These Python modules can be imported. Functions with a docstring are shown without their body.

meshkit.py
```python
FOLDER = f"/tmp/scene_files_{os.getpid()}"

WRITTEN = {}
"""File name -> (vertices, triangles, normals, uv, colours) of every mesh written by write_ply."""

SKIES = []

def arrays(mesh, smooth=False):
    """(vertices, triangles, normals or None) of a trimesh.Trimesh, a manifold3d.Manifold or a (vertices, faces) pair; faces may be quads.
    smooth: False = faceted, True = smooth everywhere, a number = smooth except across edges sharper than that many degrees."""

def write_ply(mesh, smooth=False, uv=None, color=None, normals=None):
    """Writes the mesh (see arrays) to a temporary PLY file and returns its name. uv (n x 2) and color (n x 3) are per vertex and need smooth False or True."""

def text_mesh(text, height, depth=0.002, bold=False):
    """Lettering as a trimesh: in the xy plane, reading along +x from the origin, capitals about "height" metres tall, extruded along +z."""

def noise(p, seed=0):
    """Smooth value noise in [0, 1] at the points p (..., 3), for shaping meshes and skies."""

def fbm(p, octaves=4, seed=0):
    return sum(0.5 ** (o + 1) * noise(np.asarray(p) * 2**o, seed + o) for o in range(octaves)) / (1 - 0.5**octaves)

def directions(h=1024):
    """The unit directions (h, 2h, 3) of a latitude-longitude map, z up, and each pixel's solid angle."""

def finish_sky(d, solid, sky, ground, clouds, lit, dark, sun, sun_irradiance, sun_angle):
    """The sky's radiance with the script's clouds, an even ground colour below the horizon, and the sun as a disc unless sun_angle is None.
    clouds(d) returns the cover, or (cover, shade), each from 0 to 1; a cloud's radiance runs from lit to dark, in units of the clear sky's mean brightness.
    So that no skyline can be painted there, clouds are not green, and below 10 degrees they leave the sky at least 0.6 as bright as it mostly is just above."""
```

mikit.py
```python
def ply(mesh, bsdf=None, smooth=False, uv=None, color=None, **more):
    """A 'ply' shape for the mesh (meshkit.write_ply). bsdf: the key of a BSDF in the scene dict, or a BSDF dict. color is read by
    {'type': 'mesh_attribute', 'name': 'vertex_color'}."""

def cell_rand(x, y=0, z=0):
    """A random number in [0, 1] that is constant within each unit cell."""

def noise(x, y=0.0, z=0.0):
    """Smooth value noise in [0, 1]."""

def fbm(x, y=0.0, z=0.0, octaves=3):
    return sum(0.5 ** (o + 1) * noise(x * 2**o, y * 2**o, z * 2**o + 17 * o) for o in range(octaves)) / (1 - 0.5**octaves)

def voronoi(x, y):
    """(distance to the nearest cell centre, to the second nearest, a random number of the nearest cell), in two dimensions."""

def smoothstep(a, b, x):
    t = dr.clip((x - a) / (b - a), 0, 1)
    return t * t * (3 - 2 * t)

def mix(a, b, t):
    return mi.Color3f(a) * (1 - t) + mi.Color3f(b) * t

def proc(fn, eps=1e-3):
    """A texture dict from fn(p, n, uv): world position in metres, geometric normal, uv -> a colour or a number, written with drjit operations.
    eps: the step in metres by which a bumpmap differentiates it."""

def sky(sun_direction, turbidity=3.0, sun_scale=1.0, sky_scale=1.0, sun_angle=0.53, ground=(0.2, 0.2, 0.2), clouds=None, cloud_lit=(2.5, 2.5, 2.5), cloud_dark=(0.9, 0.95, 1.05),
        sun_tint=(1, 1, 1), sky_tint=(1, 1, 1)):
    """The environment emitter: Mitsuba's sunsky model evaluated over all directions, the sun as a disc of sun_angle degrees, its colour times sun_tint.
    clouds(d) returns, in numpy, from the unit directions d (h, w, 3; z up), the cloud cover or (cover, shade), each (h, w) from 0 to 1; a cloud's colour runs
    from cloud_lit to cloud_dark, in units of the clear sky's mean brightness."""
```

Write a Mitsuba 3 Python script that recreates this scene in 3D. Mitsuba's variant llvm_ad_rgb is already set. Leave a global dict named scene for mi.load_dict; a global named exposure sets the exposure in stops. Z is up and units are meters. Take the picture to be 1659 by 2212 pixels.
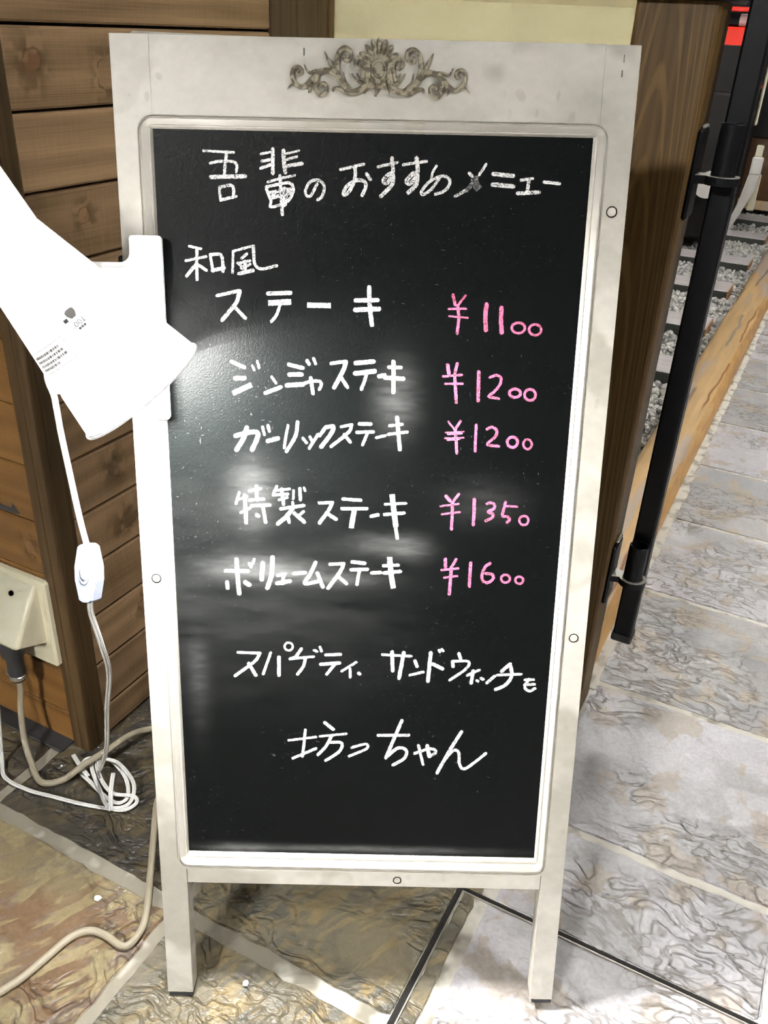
import math, random
import numpy as np, trimesh, mitsuba as mi, drjit as dr
import shapely, shapely.geometry as sg, shapely.ops as so
import mikit, meshkit
from mikit import noise, fbm, cell_rand, smoothstep, mix, proc, voronoi
random.seed(7)
RNG = np.random.default_rng(7)
T = mi.ScalarTransform4f
scene, labels = {}, {}
PI = math.pi

# ---------------------------------------------------------------- camera, light, exposure
YAW, PITCH, ROLL = math.radians(26.13086), math.radians(29.51469), math.radians(-2.90601)
FOCAL = 1861.465
EYE = np.array([0, 0, 0.9])
_f = np.array([-math.sin(YAW) * math.cos(PITCH), math.cos(YAW) * math.cos(PITCH), -math.sin(PITCH)])
_r = np.array([math.cos(YAW), math.sin(YAW), 0.0])
_d = np.cross(_f, _r)
_down = -_r * math.sin(ROLL) + _d * math.cos(ROLL)
scene['camera'] = {'type': 'perspective', 'fov_axis': 'x', 'fov': 2 * math.degrees(math.atan(829.5 / FOCAL)), 'near_clip': 0.02,
                   'to_world': T().look_at(origin=EYE.tolist(), target=(EYE + _f).tolist(), up=(-_down).tolist())}
exposure = 1.0
AMBIENT = 0.012            # light of the rest of the shop, from all sides
scene['shop_ambient'] = {'type': 'constant', 'radiance': {'type': 'rgb', 'value': [AMBIENT, AMBIENT * 0.98, AMBIENT * 0.94]}}
# luminaires: (x, y, z of the diffuser, half width, half length, radiance)
CEILING_LIGHTS = [(2.5, 0.5, 2.6, 0.30, 0.30, 62.0), (-0.5, -3.4, 2.6, 0.30, 0.30, 300.0), (0.9, 1.9, 2.6, 0.30, 0.30, 5.0), (-0.35, 3.3, 2.6, 0.30, 0.30, 27.0)]
CEILING_Z = 2.6
LAMP_RADIANCE, LAMP_SIDE, LAMP_BEAM = 60.0, 13.0, 1.2      # glow of the bulb's front and side, and its beam (W/sr in all)

# ---------------------------------------------------------------- helpers
def tag(key, label=None, cat=None, group=None, kind=None):
    d = labels.setdefault(key, {})
    for k, v in (('label', label), ('category', cat), ('group', group), ('kind', kind)):
        if v: d[k] = v
    return key

def numbered(key):
    if key not in scene and not any(k.startswith(key + '__') for k in scene): return key
    n = 1
    while True:
        k = f'{key}_{n:03d}'
        if k not in scene and not any(q.startswith(k + '__') for q in scene): return k
        n += 1

def put(name, mesh, mat, parent=None, smooth=False, **kw):
    key = numbered((parent + '__' if parent else '') + name)
    scene[key] = mikit.ply(mesh, mat, smooth=smooth, **kw)
    return key

def cbox(x0, x1, y0, y1, z0, z1, c=0.001):
    """A box with its edges cut at 45 degrees."""
    c = min(c, (x1 - x0) / 2.01, (y1 - y0) / 2.01, (z1 - z0) / 2.01)
    pts = []
    for sx, X in ((1, x0), (-1, x1)):
        for sy, Y in ((1, y0), (-1, y1)):
            for sz, Z in ((1, z0), (-1, z1)):
                pts += [(X + sx * c, Y + sy * c, Z), (X + sx * c, Y, Z + sz * c), (X, Y + sy * c, Z + sz * c)]
    return trimesh.convex.convex_hull(np.array(pts))

def join(*ms):
    ms = [m for m in ms if m is not None]
    return trimesh.util.concatenate(ms)

def extrude(poly, h, z0=0.0):
    polys = [p for p in getattr(poly, 'geoms', [poly]) if p.geom_type == 'Polygon' and p.area > 1e-9]
    m = trimesh.util.concatenate([trimesh.creation.extrude_polygon(p, h, engine='earcut') for p in polys])
    m.apply_translation([0, 0, z0])
    return m

def spline(pts, n=8):
    p = np.asarray(pts, float)
    if len(p) == 2:
        return p[0] + (p[1] - p[0]) * np.linspace(0, 1, n)[:, None]
    q = np.vstack([2 * p[0] - p[1], p, 2 * p[-1] - p[-2]])
    out = []
    for i in range(1, len(q) - 2):
        t = np.linspace(0, 1, n, endpoint=False)[:, None]
        a, b, c, d = q[i - 1], q[i], q[i + 1], q[i + 2]
        out.append(0.5 * (2 * b + (c - a) * t + (2 * a - 5 * b + 4 * c - d) * t ** 2 + (3 * b - a - 3 * c + d) * t ** 3))
    return np.vstack(out + [p[-1:]])

def tube(path, r, n=10, flat=None):
    """A closed tube along a path; r one radius or one for each point; flat=(width, height) gives an oval section lying with its width level."""
    p = np.asarray(path, float)
    r = np.broadcast_to(np.asarray(r, float), (len(p),))
    t = np.gradient(p, axis=0); t /= np.linalg.norm(t, axis=1, keepdims=True) + 1e-12
    up = np.array([0, 0, 1.0]) if abs(t[0][2]) < 0.9 else np.array([1.0, 0, 0])
    a = np.cross(t[0], up); a /= np.linalg.norm(a)
    rings = []
    ang = np.arange(n) * 2 * PI / n
    for i in range(len(p)):
        a = a - t[i] * (a @ t[i]); a /= np.linalg.norm(a) + 1e-12
        b = np.cross(a, t[i])
        sa, sb = (r[i], r[i]) if flat is None else (flat[0] / 2, flat[1] / 2)
        rings.append(p[i] + np.cos(ang)[:, None] * a * sa + np.sin(ang)[:, None] * b * sb)
    v = np.vstack(rings + [p[:1], p[-1:]])
    f = []
    k = len(p)
    for i in range(k - 1):
        for j in range(n):
            q, s = i * n + j, i * n + (j + 1) % n
            f += [[q, s, s + n], [q, s + n, q + n]]
    for j in range(n):
        f += [[k * n, (j + 1) % n, j], [k * n + 1, (k - 1) * n + j, (k - 1) * n + (j + 1) % n]]
    m = trimesh.Trimesh(v, f, process=False)
    m.fix_normals()
    return m

def lathe(profile, n=48):
    m = trimesh.creation.revolve(np.asarray(profile, float), sections=n)
    m.fix_normals()
    return m

def frame_matrix(o, x, y, z):
    m = np.eye(4); m[:3, 0], m[:3, 1], m[:3, 2], m[:3, 3] = x, y, z, o
    return m

def along(axis, origin, spin=None):
    """A matrix that takes z to the axis."""
    z = np.asarray(axis, float); z = z / np.linalg.norm(z)
    x = np.array([0, 0, 1.0]) if spin is None else np.asarray(spin, float)
    x = x - z * (x @ z); x /= np.linalg.norm(x)
    return frame_matrix(origin, x, np.cross(z, x), z)

def moved(m, matrix):
    m = m.copy(); m.apply_transform(matrix); return m

def rgb(*c):
    return {'type': 'rgb', 'value': list(c)}

def plain(key, color, rough=0.5, metallic=0.0, spec=0.5, **kw):
    scene[key] = {'type': 'principled', 'base_color': color if isinstance(color, dict) else rgb(*color), 'roughness': rough, 'metallic': metallic, 'specular': spec, **kw}
    return key

def bumped(key, color, height, scale, rough=0.5, spec=0.5, eps=1e-3, **kw):
    inner = {'type': 'principled', 'base_color': color, 'roughness': rough, 'specular': spec, **kw}
    scene[key] = {'type': 'bumpmap', 'nested_texture': proc(height, eps), 'scale': scale, 'bsdf': inner}
    return key
# ---------------------------------------------------------------- materials
def board_grain(s, z, seed, knots, light, dark, fine=1.0):
    """Colour of softwood boards: s runs along the board, z across it."""
    w = fbm(s * 2.2 + seed * 7.1, z * 16 + seed * 3.3, seed, 2)
    rings = 0.5 + 0.5 * dr.sin((z * 190 + w * 16 + seed * 9))
    fibre = fbm(s * 14, z * 900, seed * 2.0, 2)
    saw = noise(s * 700, z * 40, seed)
    t = 0.30 + 0.40 * rings * fine + 0.32 * (fibre - 0.5) + 0.10 * (saw - 0.5) + 0.55 * (fbm(s * 5, z * 9, seed + 4, 2) - 0.5)
    c = mix(light, dark, dr.clip(t, 0, 1))
    for (s0, z0, rs, rz, hue) in knots:
        d = dr.sqrt(dr.square((s - s0) / rs) + dr.square((z - z0) / rz)) + 0.9 * (fbm(s * 70, z * 70, 3.0, 3) - 0.5)
        c = mix(c, mi.Color3f(dark) * 0.7, (1 - smoothstep(0.5, 2.6, d)) * 0.7 * smoothstep(0.3, 0.6, fbm(s * 90, z * 90, 5.0, 2)))
        c = mix(c, hue, (1 - smoothstep(0.35, 1.15, d)) * 0.5)
        ring = 1 - smoothstep(0.02, 0.14, dr.abs(d - 0.75))
        c = mix(c, mi.Color3f(dark) * 0.35, ring * 0.45 * smoothstep(0.3, 0.6, noise(s * 120, z * 120)))
    return c

def side_planks(p, n, uv):
    row = dr.floor((p.z - 0.0501) / 0.0759)
    seed = cell_rand(row, 5) * 9
    knots = [(0.676, 0.853, 0.016, 0.016, (0.17, 0.075, 0.04)), (0.722, 0.702, 0.011, 0.010, (0.20, 0.10, 0.05)), (0.775, 0.842, 0.013, 0.018, (0.16, 0.09, 0.05)), (0.72, 0.395, 0.013, 0.018, (0.07, 0.045, 0.03)), (0.735, 0.315, 0.02, 0.014, (0.08, 0.05, 0.03)), (0.74, 0.17, 0.012, 0.012, (0.09, 0.05, 0.03))]
    c = board_grain(p.y, p.z, seed, knots, (0.300, 0.192, 0.108), (0.060, 0.035, 0.0165), 0.75)
    return c * (0.88 + 0.24 * cell_rand(row, 11))

def front_planks(p, n, uv):
    row = dr.floor((p.z - 0.0551) / 0.0759)
    seed = cell_rand(row, 8) * 9
    c = board_grain(p.x, p.z, seed, [(-0.784, 0.318, 0.010, 0.012, (0.16, 0.085, 0.04)), (-0.86, 0.46, 0.014, 0.012, (0.16, 0.085, 0.04))], (0.135, 0.067, 0.020), (0.048, 0.0215, 0.0062), 0.7)
    return c * (0.85 + 0.3 * cell_rand(row, 3))

def post_grain(p, n, uv):
    a = p.x + p.y                                    # across the grain on either upright face
    arch = dr.square((a - 0.815) * 42) * 0.10
    w = p.z * 0.55 + arch + 0.10 * fbm(p.z * 3, a * 25, 2.0, 2)
    big = 0.5 + 0.5 * dr.sin(a * 520 + 5 * fbm(a * 30, p.z * 1.3, 1.0, 2))
    line = smoothstep(0.72, 0.98, 0.5 + 0.5 * dr.sin(w * 95))
    fibre = fbm(a * 1500, p.z * 18, 4.0, 2)
    c = mix((0.034, 0.0185, 0.0056), (0.072, 0.040, 0.0125), 0.35 * big + 0.65 * fibre)
    c = mix(c, (0.115, 0.067, 0.022), line * 0.55)
    scratch = smoothstep(0.965, 0.99, noise(p.z * 420 + 25 * a, a * 14, 8.0)) * smoothstep(0.45, 0.6, noise(p.z * 6, 3.0))
    return mix(c, (0.36, 0.24, 0.10), 0.5 * scratch)

def dark_post(p, n, uv):
    a = p.x + p.y
    c = mix((0.022, 0.013, 0.005), (0.056, 0.033, 0.0135), fbm(a * 90, p.z * 2.5, 2.0, 3))
    return mix(c, (0.016, 0.009, 0.004), smoothstep(0.55, 0.75, fbm(a * 240, p.z * 5, 6.0, 2)) * 0.6)

def wood_relief(p, n, uv):
    return fbm((p.x + p.y) * 40, p.z * 700, 1.0, 2)

bumped('planks_side', proc(side_planks), wood_relief, 0.00025, 0.5, 0.2)
bumped('planks_front', proc(front_planks), wood_relief, 0.00025, 0.45, 0.25)
plain('post_wood', proc(post_grain), 0.5, spec=0.2)
plain('dark_wood', proc(dark_post), 0.5, spec=0.2)
plain('black_gap', (0.006, 0.005, 0.004), 0.8)

# slate tiles: cleft, terraced stone with dirt in the steps
def slate_fields(p):
    k, j = dr.floor((p.x + 0.165) / 0.307), dr.floor((p.y - 0.2) / 0.307)
    s = cell_rand(k, j, 2) * 40
    wx = fbm(p.x * 16 + s, p.y * 16, s, 3) - 0.5
    wy = fbm(p.x * 16 - s, p.y * 16 + 7, s + 5, 3) - 0.5
    x, y = p.x + 0.055 * wx, p.y + 0.055 * wy
    h = fbm(x * 11 + s, y * 20 - s, s, 4)
    rough = smoothstep(0.42, 0.60, fbm(p.x * 8 + s, p.y * 8, s + 3, 2))
    vein = 1 - smoothstep(0.0, 0.085, dr.abs(fbm(x * 44, y * 80, s + 11, 3) - 0.5))
    return h, s, rough, vein

def slate_relief(p, n, uv):
    h, s, rough, vein = slate_fields(p)
    c = h * 9
    f = c - dr.floor(c)
    return (dr.floor(c) + smoothstep(0.35, 0.65, f)) / 9 * (0.35 + 0.9 * rough) - 0.10 * vein * (0.25 + 0.75 * rough) + 0.035 * fbm(p.x * 220, p.y * 220, s, 2) + 0.012 * noise(p.x * 700, p.y * 700)

def slate(base, second, patch, dirt, patch_amount, dirt_amount, streak=0.0):
    def fn(p, n, uv):
        h, s, rough, vein = slate_fields(p)
        c = h * 9
        f = dr.abs(c - dr.floor(c + 0.5))
        edge = (1 - smoothstep(0.0, 0.10, f)) * (0.10 + 0.6 * rough)
        col = mix(base, second, smoothstep(0.36, 0.64, fbm(p.x * 13, p.y * 13, s + 5, 4)))
        col = mix(col, mi.Color3f(base) * 1.12, smoothstep(0.52, 0.60, h) * 0.5)
        if streak:
            d = (p.x * 0.45 + p.y * 0.9)
            e = (p.x * 0.9 - p.y * 0.45)
            st = smoothstep(0.50, 0.62, fbm(d * 26, e * 120 + 3 * h, s + 1, 4))
            col = mix(col, patch, st * streak)
            col = mix(col, mi.Color3f(dirt) * 1.6, smoothstep(0.56, 0.68, fbm(d * 34 + 5, e * 150, s + 2, 3)) * 0.55)
        col = mix(col, patch, smoothstep(0.57, 0.66, fbm(p.x * 30 + 2 * h, p.y * 24, s + 8, 4)) * patch_amount)
        col = mix(col, dirt, dr.clip(edge + vein * (0.05 + 0.70 * rough), 0, 1) * dirt_amount)
        return col * (0.86 + 0.28 * fbm(p.x * 320, p.y * 320, s, 2))
    return fn

SLATES = {
    'slate_lilac': slate((0.54, 0.525, 0.545), (0.43, 0.42, 0.425), (0.40, 0.32, 0.225), (0.15, 0.13, 0.105), 0.5, 0.85),
    'slate_gray': slate((0.395, 0.38, 0.37), (0.325, 0.325, 0.33), (0.40, 0.325, 0.225), (0.13, 0.11, 0.09), 0.55, 0.8),
    'slate_olive': slate((0.140, 0.121, 0.080), (0.087, 0.084, 0.070), (0.235, 0.18, 0.092), (0.10, 0.085, 0.06), 0.8, 0.6, 0.55),
    'slate_rust': slate((0.165, 0.133, 0.077), (0.125, 0.079, 0.045), (0.26, 0.22, 0.122), (0.075, 0.06, 0.05), 0.65, 0.7, 0.65),
    'slate_shaded': slate((0.032, 0.029, 0.023), (0.021, 0.020, 0.018), (0.066, 0.050, 0.026), (0.025, 0.022, 0.018), 0.6, 0.7, 0.5),  # dark slate behind the sign, with the shade there put into its colour
}
for k_, fn_ in SLATES.items():
    bumped(k_, proc(fn_), slate_relief, 0.016, 0.42, 0.5, eps=6e-4)

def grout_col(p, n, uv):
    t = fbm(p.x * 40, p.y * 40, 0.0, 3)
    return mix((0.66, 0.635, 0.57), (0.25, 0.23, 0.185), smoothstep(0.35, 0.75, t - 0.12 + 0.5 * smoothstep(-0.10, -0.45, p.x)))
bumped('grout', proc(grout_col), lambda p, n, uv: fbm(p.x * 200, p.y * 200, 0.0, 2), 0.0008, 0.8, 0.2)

# white washed frame
def frame_col(p, n, uv):
    q = p * 1.0
    c = mix((0.535, 0.508, 0.455), (0.44, 0.42, 0.37), smoothstep(0.35, 0.65, fbm(q.x * 10, q.y * 10, q.z * 10, 3)))
    warp = fbm(q.x * 18, q.y * 18, q.z * 18, 3) * 1.2
    st = smoothstep(0.46, 0.64, fbm(q.x * 8 + warp + 3.7, q.y * 8, q.z * 11 + warp, 4))
    c = mix(c, (0.28, 0.265, 0.22), st * 0.62)
    edge = smoothstep(0.60, 0.64, fbm(q.x * 11 + warp, q.y * 11 + 8, q.z * 13 + warp, 3))
    c = mix(c, (0.36, 0.345, 0.295), edge * 0.25)
    fleck = smoothstep(0.80, 0.86, noise(q.x * 160, q.y * 160, q.z * 70)) * smoothstep(0.55, 0.7, noise(q.x * 14, q.y * 14, q.z * 14))
    c = mix(c, (0.22, 0.20, 0.17), fleck * 0.22)
    return c * (0.95 + 0.10 * fbm(q.x * 180, q.y * 180, q.z * 180, 2))
bumped('whitewash', proc(frame_col), lambda p, n, uv: fbm(p.x * 90, p.y * 90, p.z * 90, 3), 0.0003, 0.45, 0.4)

def antique_col(p, n, uv):
    t = fbm(p.x * 260, p.y * 260, p.z * 260, 3)
    return mix((0.235, 0.208, 0.148), (0.060, 0.049, 0.031), smoothstep(0.38, 0.60, t))
plain('antique_paint', proc(antique_col), 0.5, spec=0.4)

plain('plug_ring', (0.07, 0.06, 0.05), 0.6)
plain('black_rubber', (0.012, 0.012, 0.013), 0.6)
plain('black_metal', (0.0030, 0.0033, 0.0040), 0.4, spec=0.13)
plain('worn_metal', (0.42, 0.40, 0.36), 0.4, 0.6)
plain('steel', (0.75, 0.74, 0.72), 0.25, 1.0)
plain('white_plastic', (0.93, 0.93, 0.915), 0.35, spec=0.5)
scene['shade_plastic'] = {'type': 'principledthin', 'base_color': rgb(0.93, 0.93, 0.91), 'roughness': 0.4, 'diff_trans': 0.085, 'spec_trans': 0.0}
plain('cord_white', (0.68, 0.675, 0.65), 0.4)
plain('cord_beige', (0.30, 0.265, 0.195), 0.5)
plain('switch_plastic', (0.22, 0.24, 0.30), 0.35)
plain('outlet_plastic', (0.58, 0.535, 0.39), 0.3, spec=0.5)
plain('outlet_dark', (0.20, 0.18, 0.13), 0.5)
plain('print_gray', (0.06, 0.058, 0.055), 0.6)
plain('print_pale', (0.22, 0.215, 0.20), 0.6)
plain('red_paint', (0.85, 0.035, 0.018), 0.3, spec=0.5)
plain('white_paint', (0.82, 0.80, 0.76), 0.4)
plain('cream_metal', (0.62, 0.58, 0.44), 0.5)

def cream(p, n, uv):
    return mix((0.93, 0.84, 0.49), (0.95, 0.87, 0.55), fbm(p.x * 9, p.z * 9, 0.0, 3))
def cream_relief(p, n, uv):
    return fbm(p.x * 28, p.z * 28, 0.0, 2) + 0.6 * smoothstep(0.80, 0.9, noise(p.x * 55, p.z * 55, 2.0))
bumped('cream_plaster', proc(cream), cream_relief, 0.0022, 0.6, 0.3)

def log_col(p, n, uv):
    c = mix((0.60, 0.40, 0.19), (0.45, 0.30, 0.15), fbm(p.x * 90, p.y * 7, 0.0, 3))
    g = smoothstep(0.50, 0.62, fbm(p.x * 26, p.y * 3.2, 3.0, 3))
    c = mix(c, (0.46, 0.38, 0.32), g * 0.8)
    w = dr.abs(p.x + 0.232 + 0.035 * (fbm(p.y * 4.5, 1.0, 0.0, 3) - 0.5))
    crack = (1 - smoothstep(0.002, 0.008, w)) * smoothstep(0.36, 0.52, noise(p.y * 6.0, 4.0))
    c = mix(c, (0.20, 0.15, 0.115), crack * 0.9)
    w2 = dr.abs(p.x + 0.193 + 0.02 * (fbm(p.y * 6, 9.0, 0.0, 3) - 0.5))
    c = mix(c, (0.22, 0.09, 0.03), (1 - smoothstep(0.001, 0.005, w2)) * smoothstep(0.45, 0.6, noise(p.y * 5.0, 14.0)) * 0.9)
    side = smoothstep(0.5, 0.85, n.x)
    return mix(c, mix((0.50, 0.27, 0.07), (0.30, 0.15, 0.05), fbm(p.y * 18, p.z * 60, 0.0, 3)), side * 0.85)
plain('log_wood', proc(log_col), 0.5, spec=0.35)

def sleeper_col(p, n, uv):  # lit tops and shaded fronts painted by face direction; brown cut ends are real
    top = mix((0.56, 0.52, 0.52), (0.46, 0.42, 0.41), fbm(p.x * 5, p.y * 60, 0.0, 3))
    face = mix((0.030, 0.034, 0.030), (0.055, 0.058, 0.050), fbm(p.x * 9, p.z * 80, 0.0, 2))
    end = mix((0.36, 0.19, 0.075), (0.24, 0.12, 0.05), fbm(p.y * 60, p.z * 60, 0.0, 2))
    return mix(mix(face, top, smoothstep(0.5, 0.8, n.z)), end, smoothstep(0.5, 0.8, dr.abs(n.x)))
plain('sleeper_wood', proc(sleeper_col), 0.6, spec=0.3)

def brown_panel(p, n, uv):
    return mix((0.10, 0.045, 0.014), (0.045, 0.02, 0.008), fbm(p.x * 6, p.z * 30, 0.0, 3))
plain('brown_paint', proc(brown_panel), 0.5)
plain('ballast_bed', proc(lambda p, n, uv: mix((0.20, 0.19, 0.175), (0.10, 0.095, 0.085), fbm(p.x * 60, p.y * 60, 0.0, 3))), 0.9)
scene['pebble_stone'] = {'type': 'principled', 'base_color': {'type': 'mesh_attribute', 'name': 'vertex_color'}, 'roughness': 0.7, 'specular': 0.3}
plain('ceiling_paint', (0.16, 0.155, 0.15), 0.8)
# ---------------------------------------------------------------- the sign's own frame (origin at the left foot; u across, v up the board, w towards the viewer)
SA, ST, SB = math.radians(26.65512), math.radians(13.16421), math.radians(1.48072)
_h, _n, _z = np.array([math.cos(SA), math.sin(SA), 0]), np.array([-math.sin(SA), math.cos(SA), 0]), np.array([0, 0, 1.0])
_v = _z * math.cos(ST) + _n * math.sin(ST)
SU, SV = _h * math.cos(SB) + _v * math.sin(SB), _v * math.cos(SB) - _h * math.sin(SB)
SW = np.cross(SU, SV)
FOOT = np.array([-0.41517, 0.38999, 0.0])
SIGN = frame_matrix(FOOT, SU, SV, SW)
def on_sign(u, v, w=0.0): return FOOT + SU * u + SV * v + SW * w

# ---------------------------------------------------------------- floor
GX, GY, PITCHT = -0.165, 0.815, 0.307
def ragged(poly, amp=0.0012, step=0.012, seed=0):
    """The polygon with its outline broken up as a split stone's edge."""
    L = poly.exterior.length
    k = max(12, int(L / step))
    rng = np.random.default_rng(seed)
    pts = [poly.exterior.interpolate(i * L / k) for i in range(k)]
    pts = np.array([(q.x, q.y) for q in pts]) + rng.normal(0, amp, (k, 2))
    return sg.Polygon(pts).buffer(0)

FLOOR_HOLE = None
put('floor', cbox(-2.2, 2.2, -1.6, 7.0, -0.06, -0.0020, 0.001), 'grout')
tag('floor', kind='structure', label='stone tiled floor with pale grout joints')
tile_seed = [0]
def tile(x0, x1, y0, y1, mat, cut=None, z=0.0):
    tile_seed[0] += 1
    poly = sg.box(x0, y0, x1, y1)
    if cut is not None: poly = poly.difference(cut)
    if poly.is_empty: return
    for g in getattr(poly, 'geoms', [poly]):
        g = ragged(g, 0.0009, 0.014, tile_seed[0])
        inner = g.buffer(-0.0016)
        dz = RNG.normal(0, 0.0006)
        m = extrude(g, 0.0105, -0.012 + dz + z)
        if inner.geom_type == 'Polygon' and not inner.is_empty:
            m = join(m, extrude(inner, 0.0016, -0.0016 + dz + z))
        key = put('tile', m, mat, 'floor')
        tag(key, kind='structure')

HATCH = sg.box(-0.201, 0.19, 0.153, 0.668)
LEFTX = [-0.779 - 0.307, -0.779, -0.472, -0.165]
# left of the joint x = -0.165: courses meet at y = 0.476
for i, (xa, xb) in enumerate(zip(LEFTX[:-1], LEFTX[1:])):
    for j, ya in enumerate([-1.059, -0.752, -0.445, -0.138, 0.169, 0.476, 0.783, 1.09]):
        mat = {(0, 5): 'slate_shaded', (0, 6): 'slate_shaded', (2, 4): 'slate_olive', (2, 5): 'slate_olive', (1, 4): 'slate_rust', (1, 5): 'slate_shaded', (2, 6): 'slate_shaded', (1, 6): 'slate_shaded'}.get((i, j), ['slate_rust', 'slate_olive', 'slate_gray'][(i + j) % 3])
        tile(xa + 0.006, xb - 0.007, ya + 0.0085, ya + 0.307 - 0.0085, mat, HATCH)
# right of it: courses meet at y = 0.815, 1.122 ...
for k in range(-8, 19):
    ya = GY + PITCHT * k
    g = 0.0042 if k > 0 else 0.0055
    for c in range(0, 6):
        xa = -0.156 + 0.307 * c
        if ya < -1.5: continue
        mat = ['slate_gray', 'slate_lilac', 'slate_gray', 'slate_lilac', 'slate_lilac'][(k * 2 + c * 3) % 5]
        if c == 0: mat = {-1: 'slate_lilac', 0: 'slate_lilac', 1: 'slate_gray', 2: 'slate_lilac', 3: 'slate_gray'}.get(k, mat)
        tile(xa + 0.0005, xa + 0.307 - 0.006, ya + g, ya + PITCHT - g, mat, HATCH)
# lift-out hatch let into the floor: dark slot all round, two strips of tile inside
hatch = 'floor_hatch'
hx0, hx1, hy0, hy1 = -0.193, 0.145, 0.198, 0.660
tray = extrude(HATCH.difference(sg.box(hx0, hy0, hx1, hy1)).buffer(0), 0.002, -0.0036)
put('slot_liner', tray, 'black_gap', hatch)
rim = extrude(sg.box(hx0 - 0.0006, hy0 - 0.0006, hx1 + 0.0006, hy1 + 0.0006).difference(sg.box(hx0 + 0.001, hy0 + 0.001, hx1 - 0.001, hy1 - 0.001)), 0.006, -0.0045)
put('edge_trim', rim, 'worn_metal', hatch)
put('grout_bed', extrude(sg.box(hx0 + 0.001, hy0 + 0.001, hx1 - 0.001, hy1 - 0.001), 0.003, -0.0042), 'grout', hatch)
for (xa, xb, mat, sd) in ((hx0 + 0.0015, -0.1745, 'slate_olive', 91), (-0.1600, hx1 - 0.0015, 'slate_lilac', 92)):
    g = ragged(sg.box(xa, hy0 + 0.0015, xb, hy1 - 0.0015), 0.0006, 0.014, sd)
    put('tile', join(extrude(g, 0.0035, -0.0042), extrude(g.buffer(-0.0014), 0.0012, -0.0008)), mat, hatch)
tag(hatch, 'stone tiled lift-out floor hatch framed by a dark slot, under the sign', 'floor hatch')
# grout fillet along the timber edge
rng = np.random.default_rng(4)
ys = np.arange(1.10, 5.6, 0.03)
edge = [(-0.175, y) for y in ys] + [(-0.1535 + rng.normal(0, 0.0022), y) for y in ys[::-1]]
put('joint_fillet', extrude(sg.Polygon(edge).buffer(0), 0.004, -0.003), 'grout', 'floor')

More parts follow.
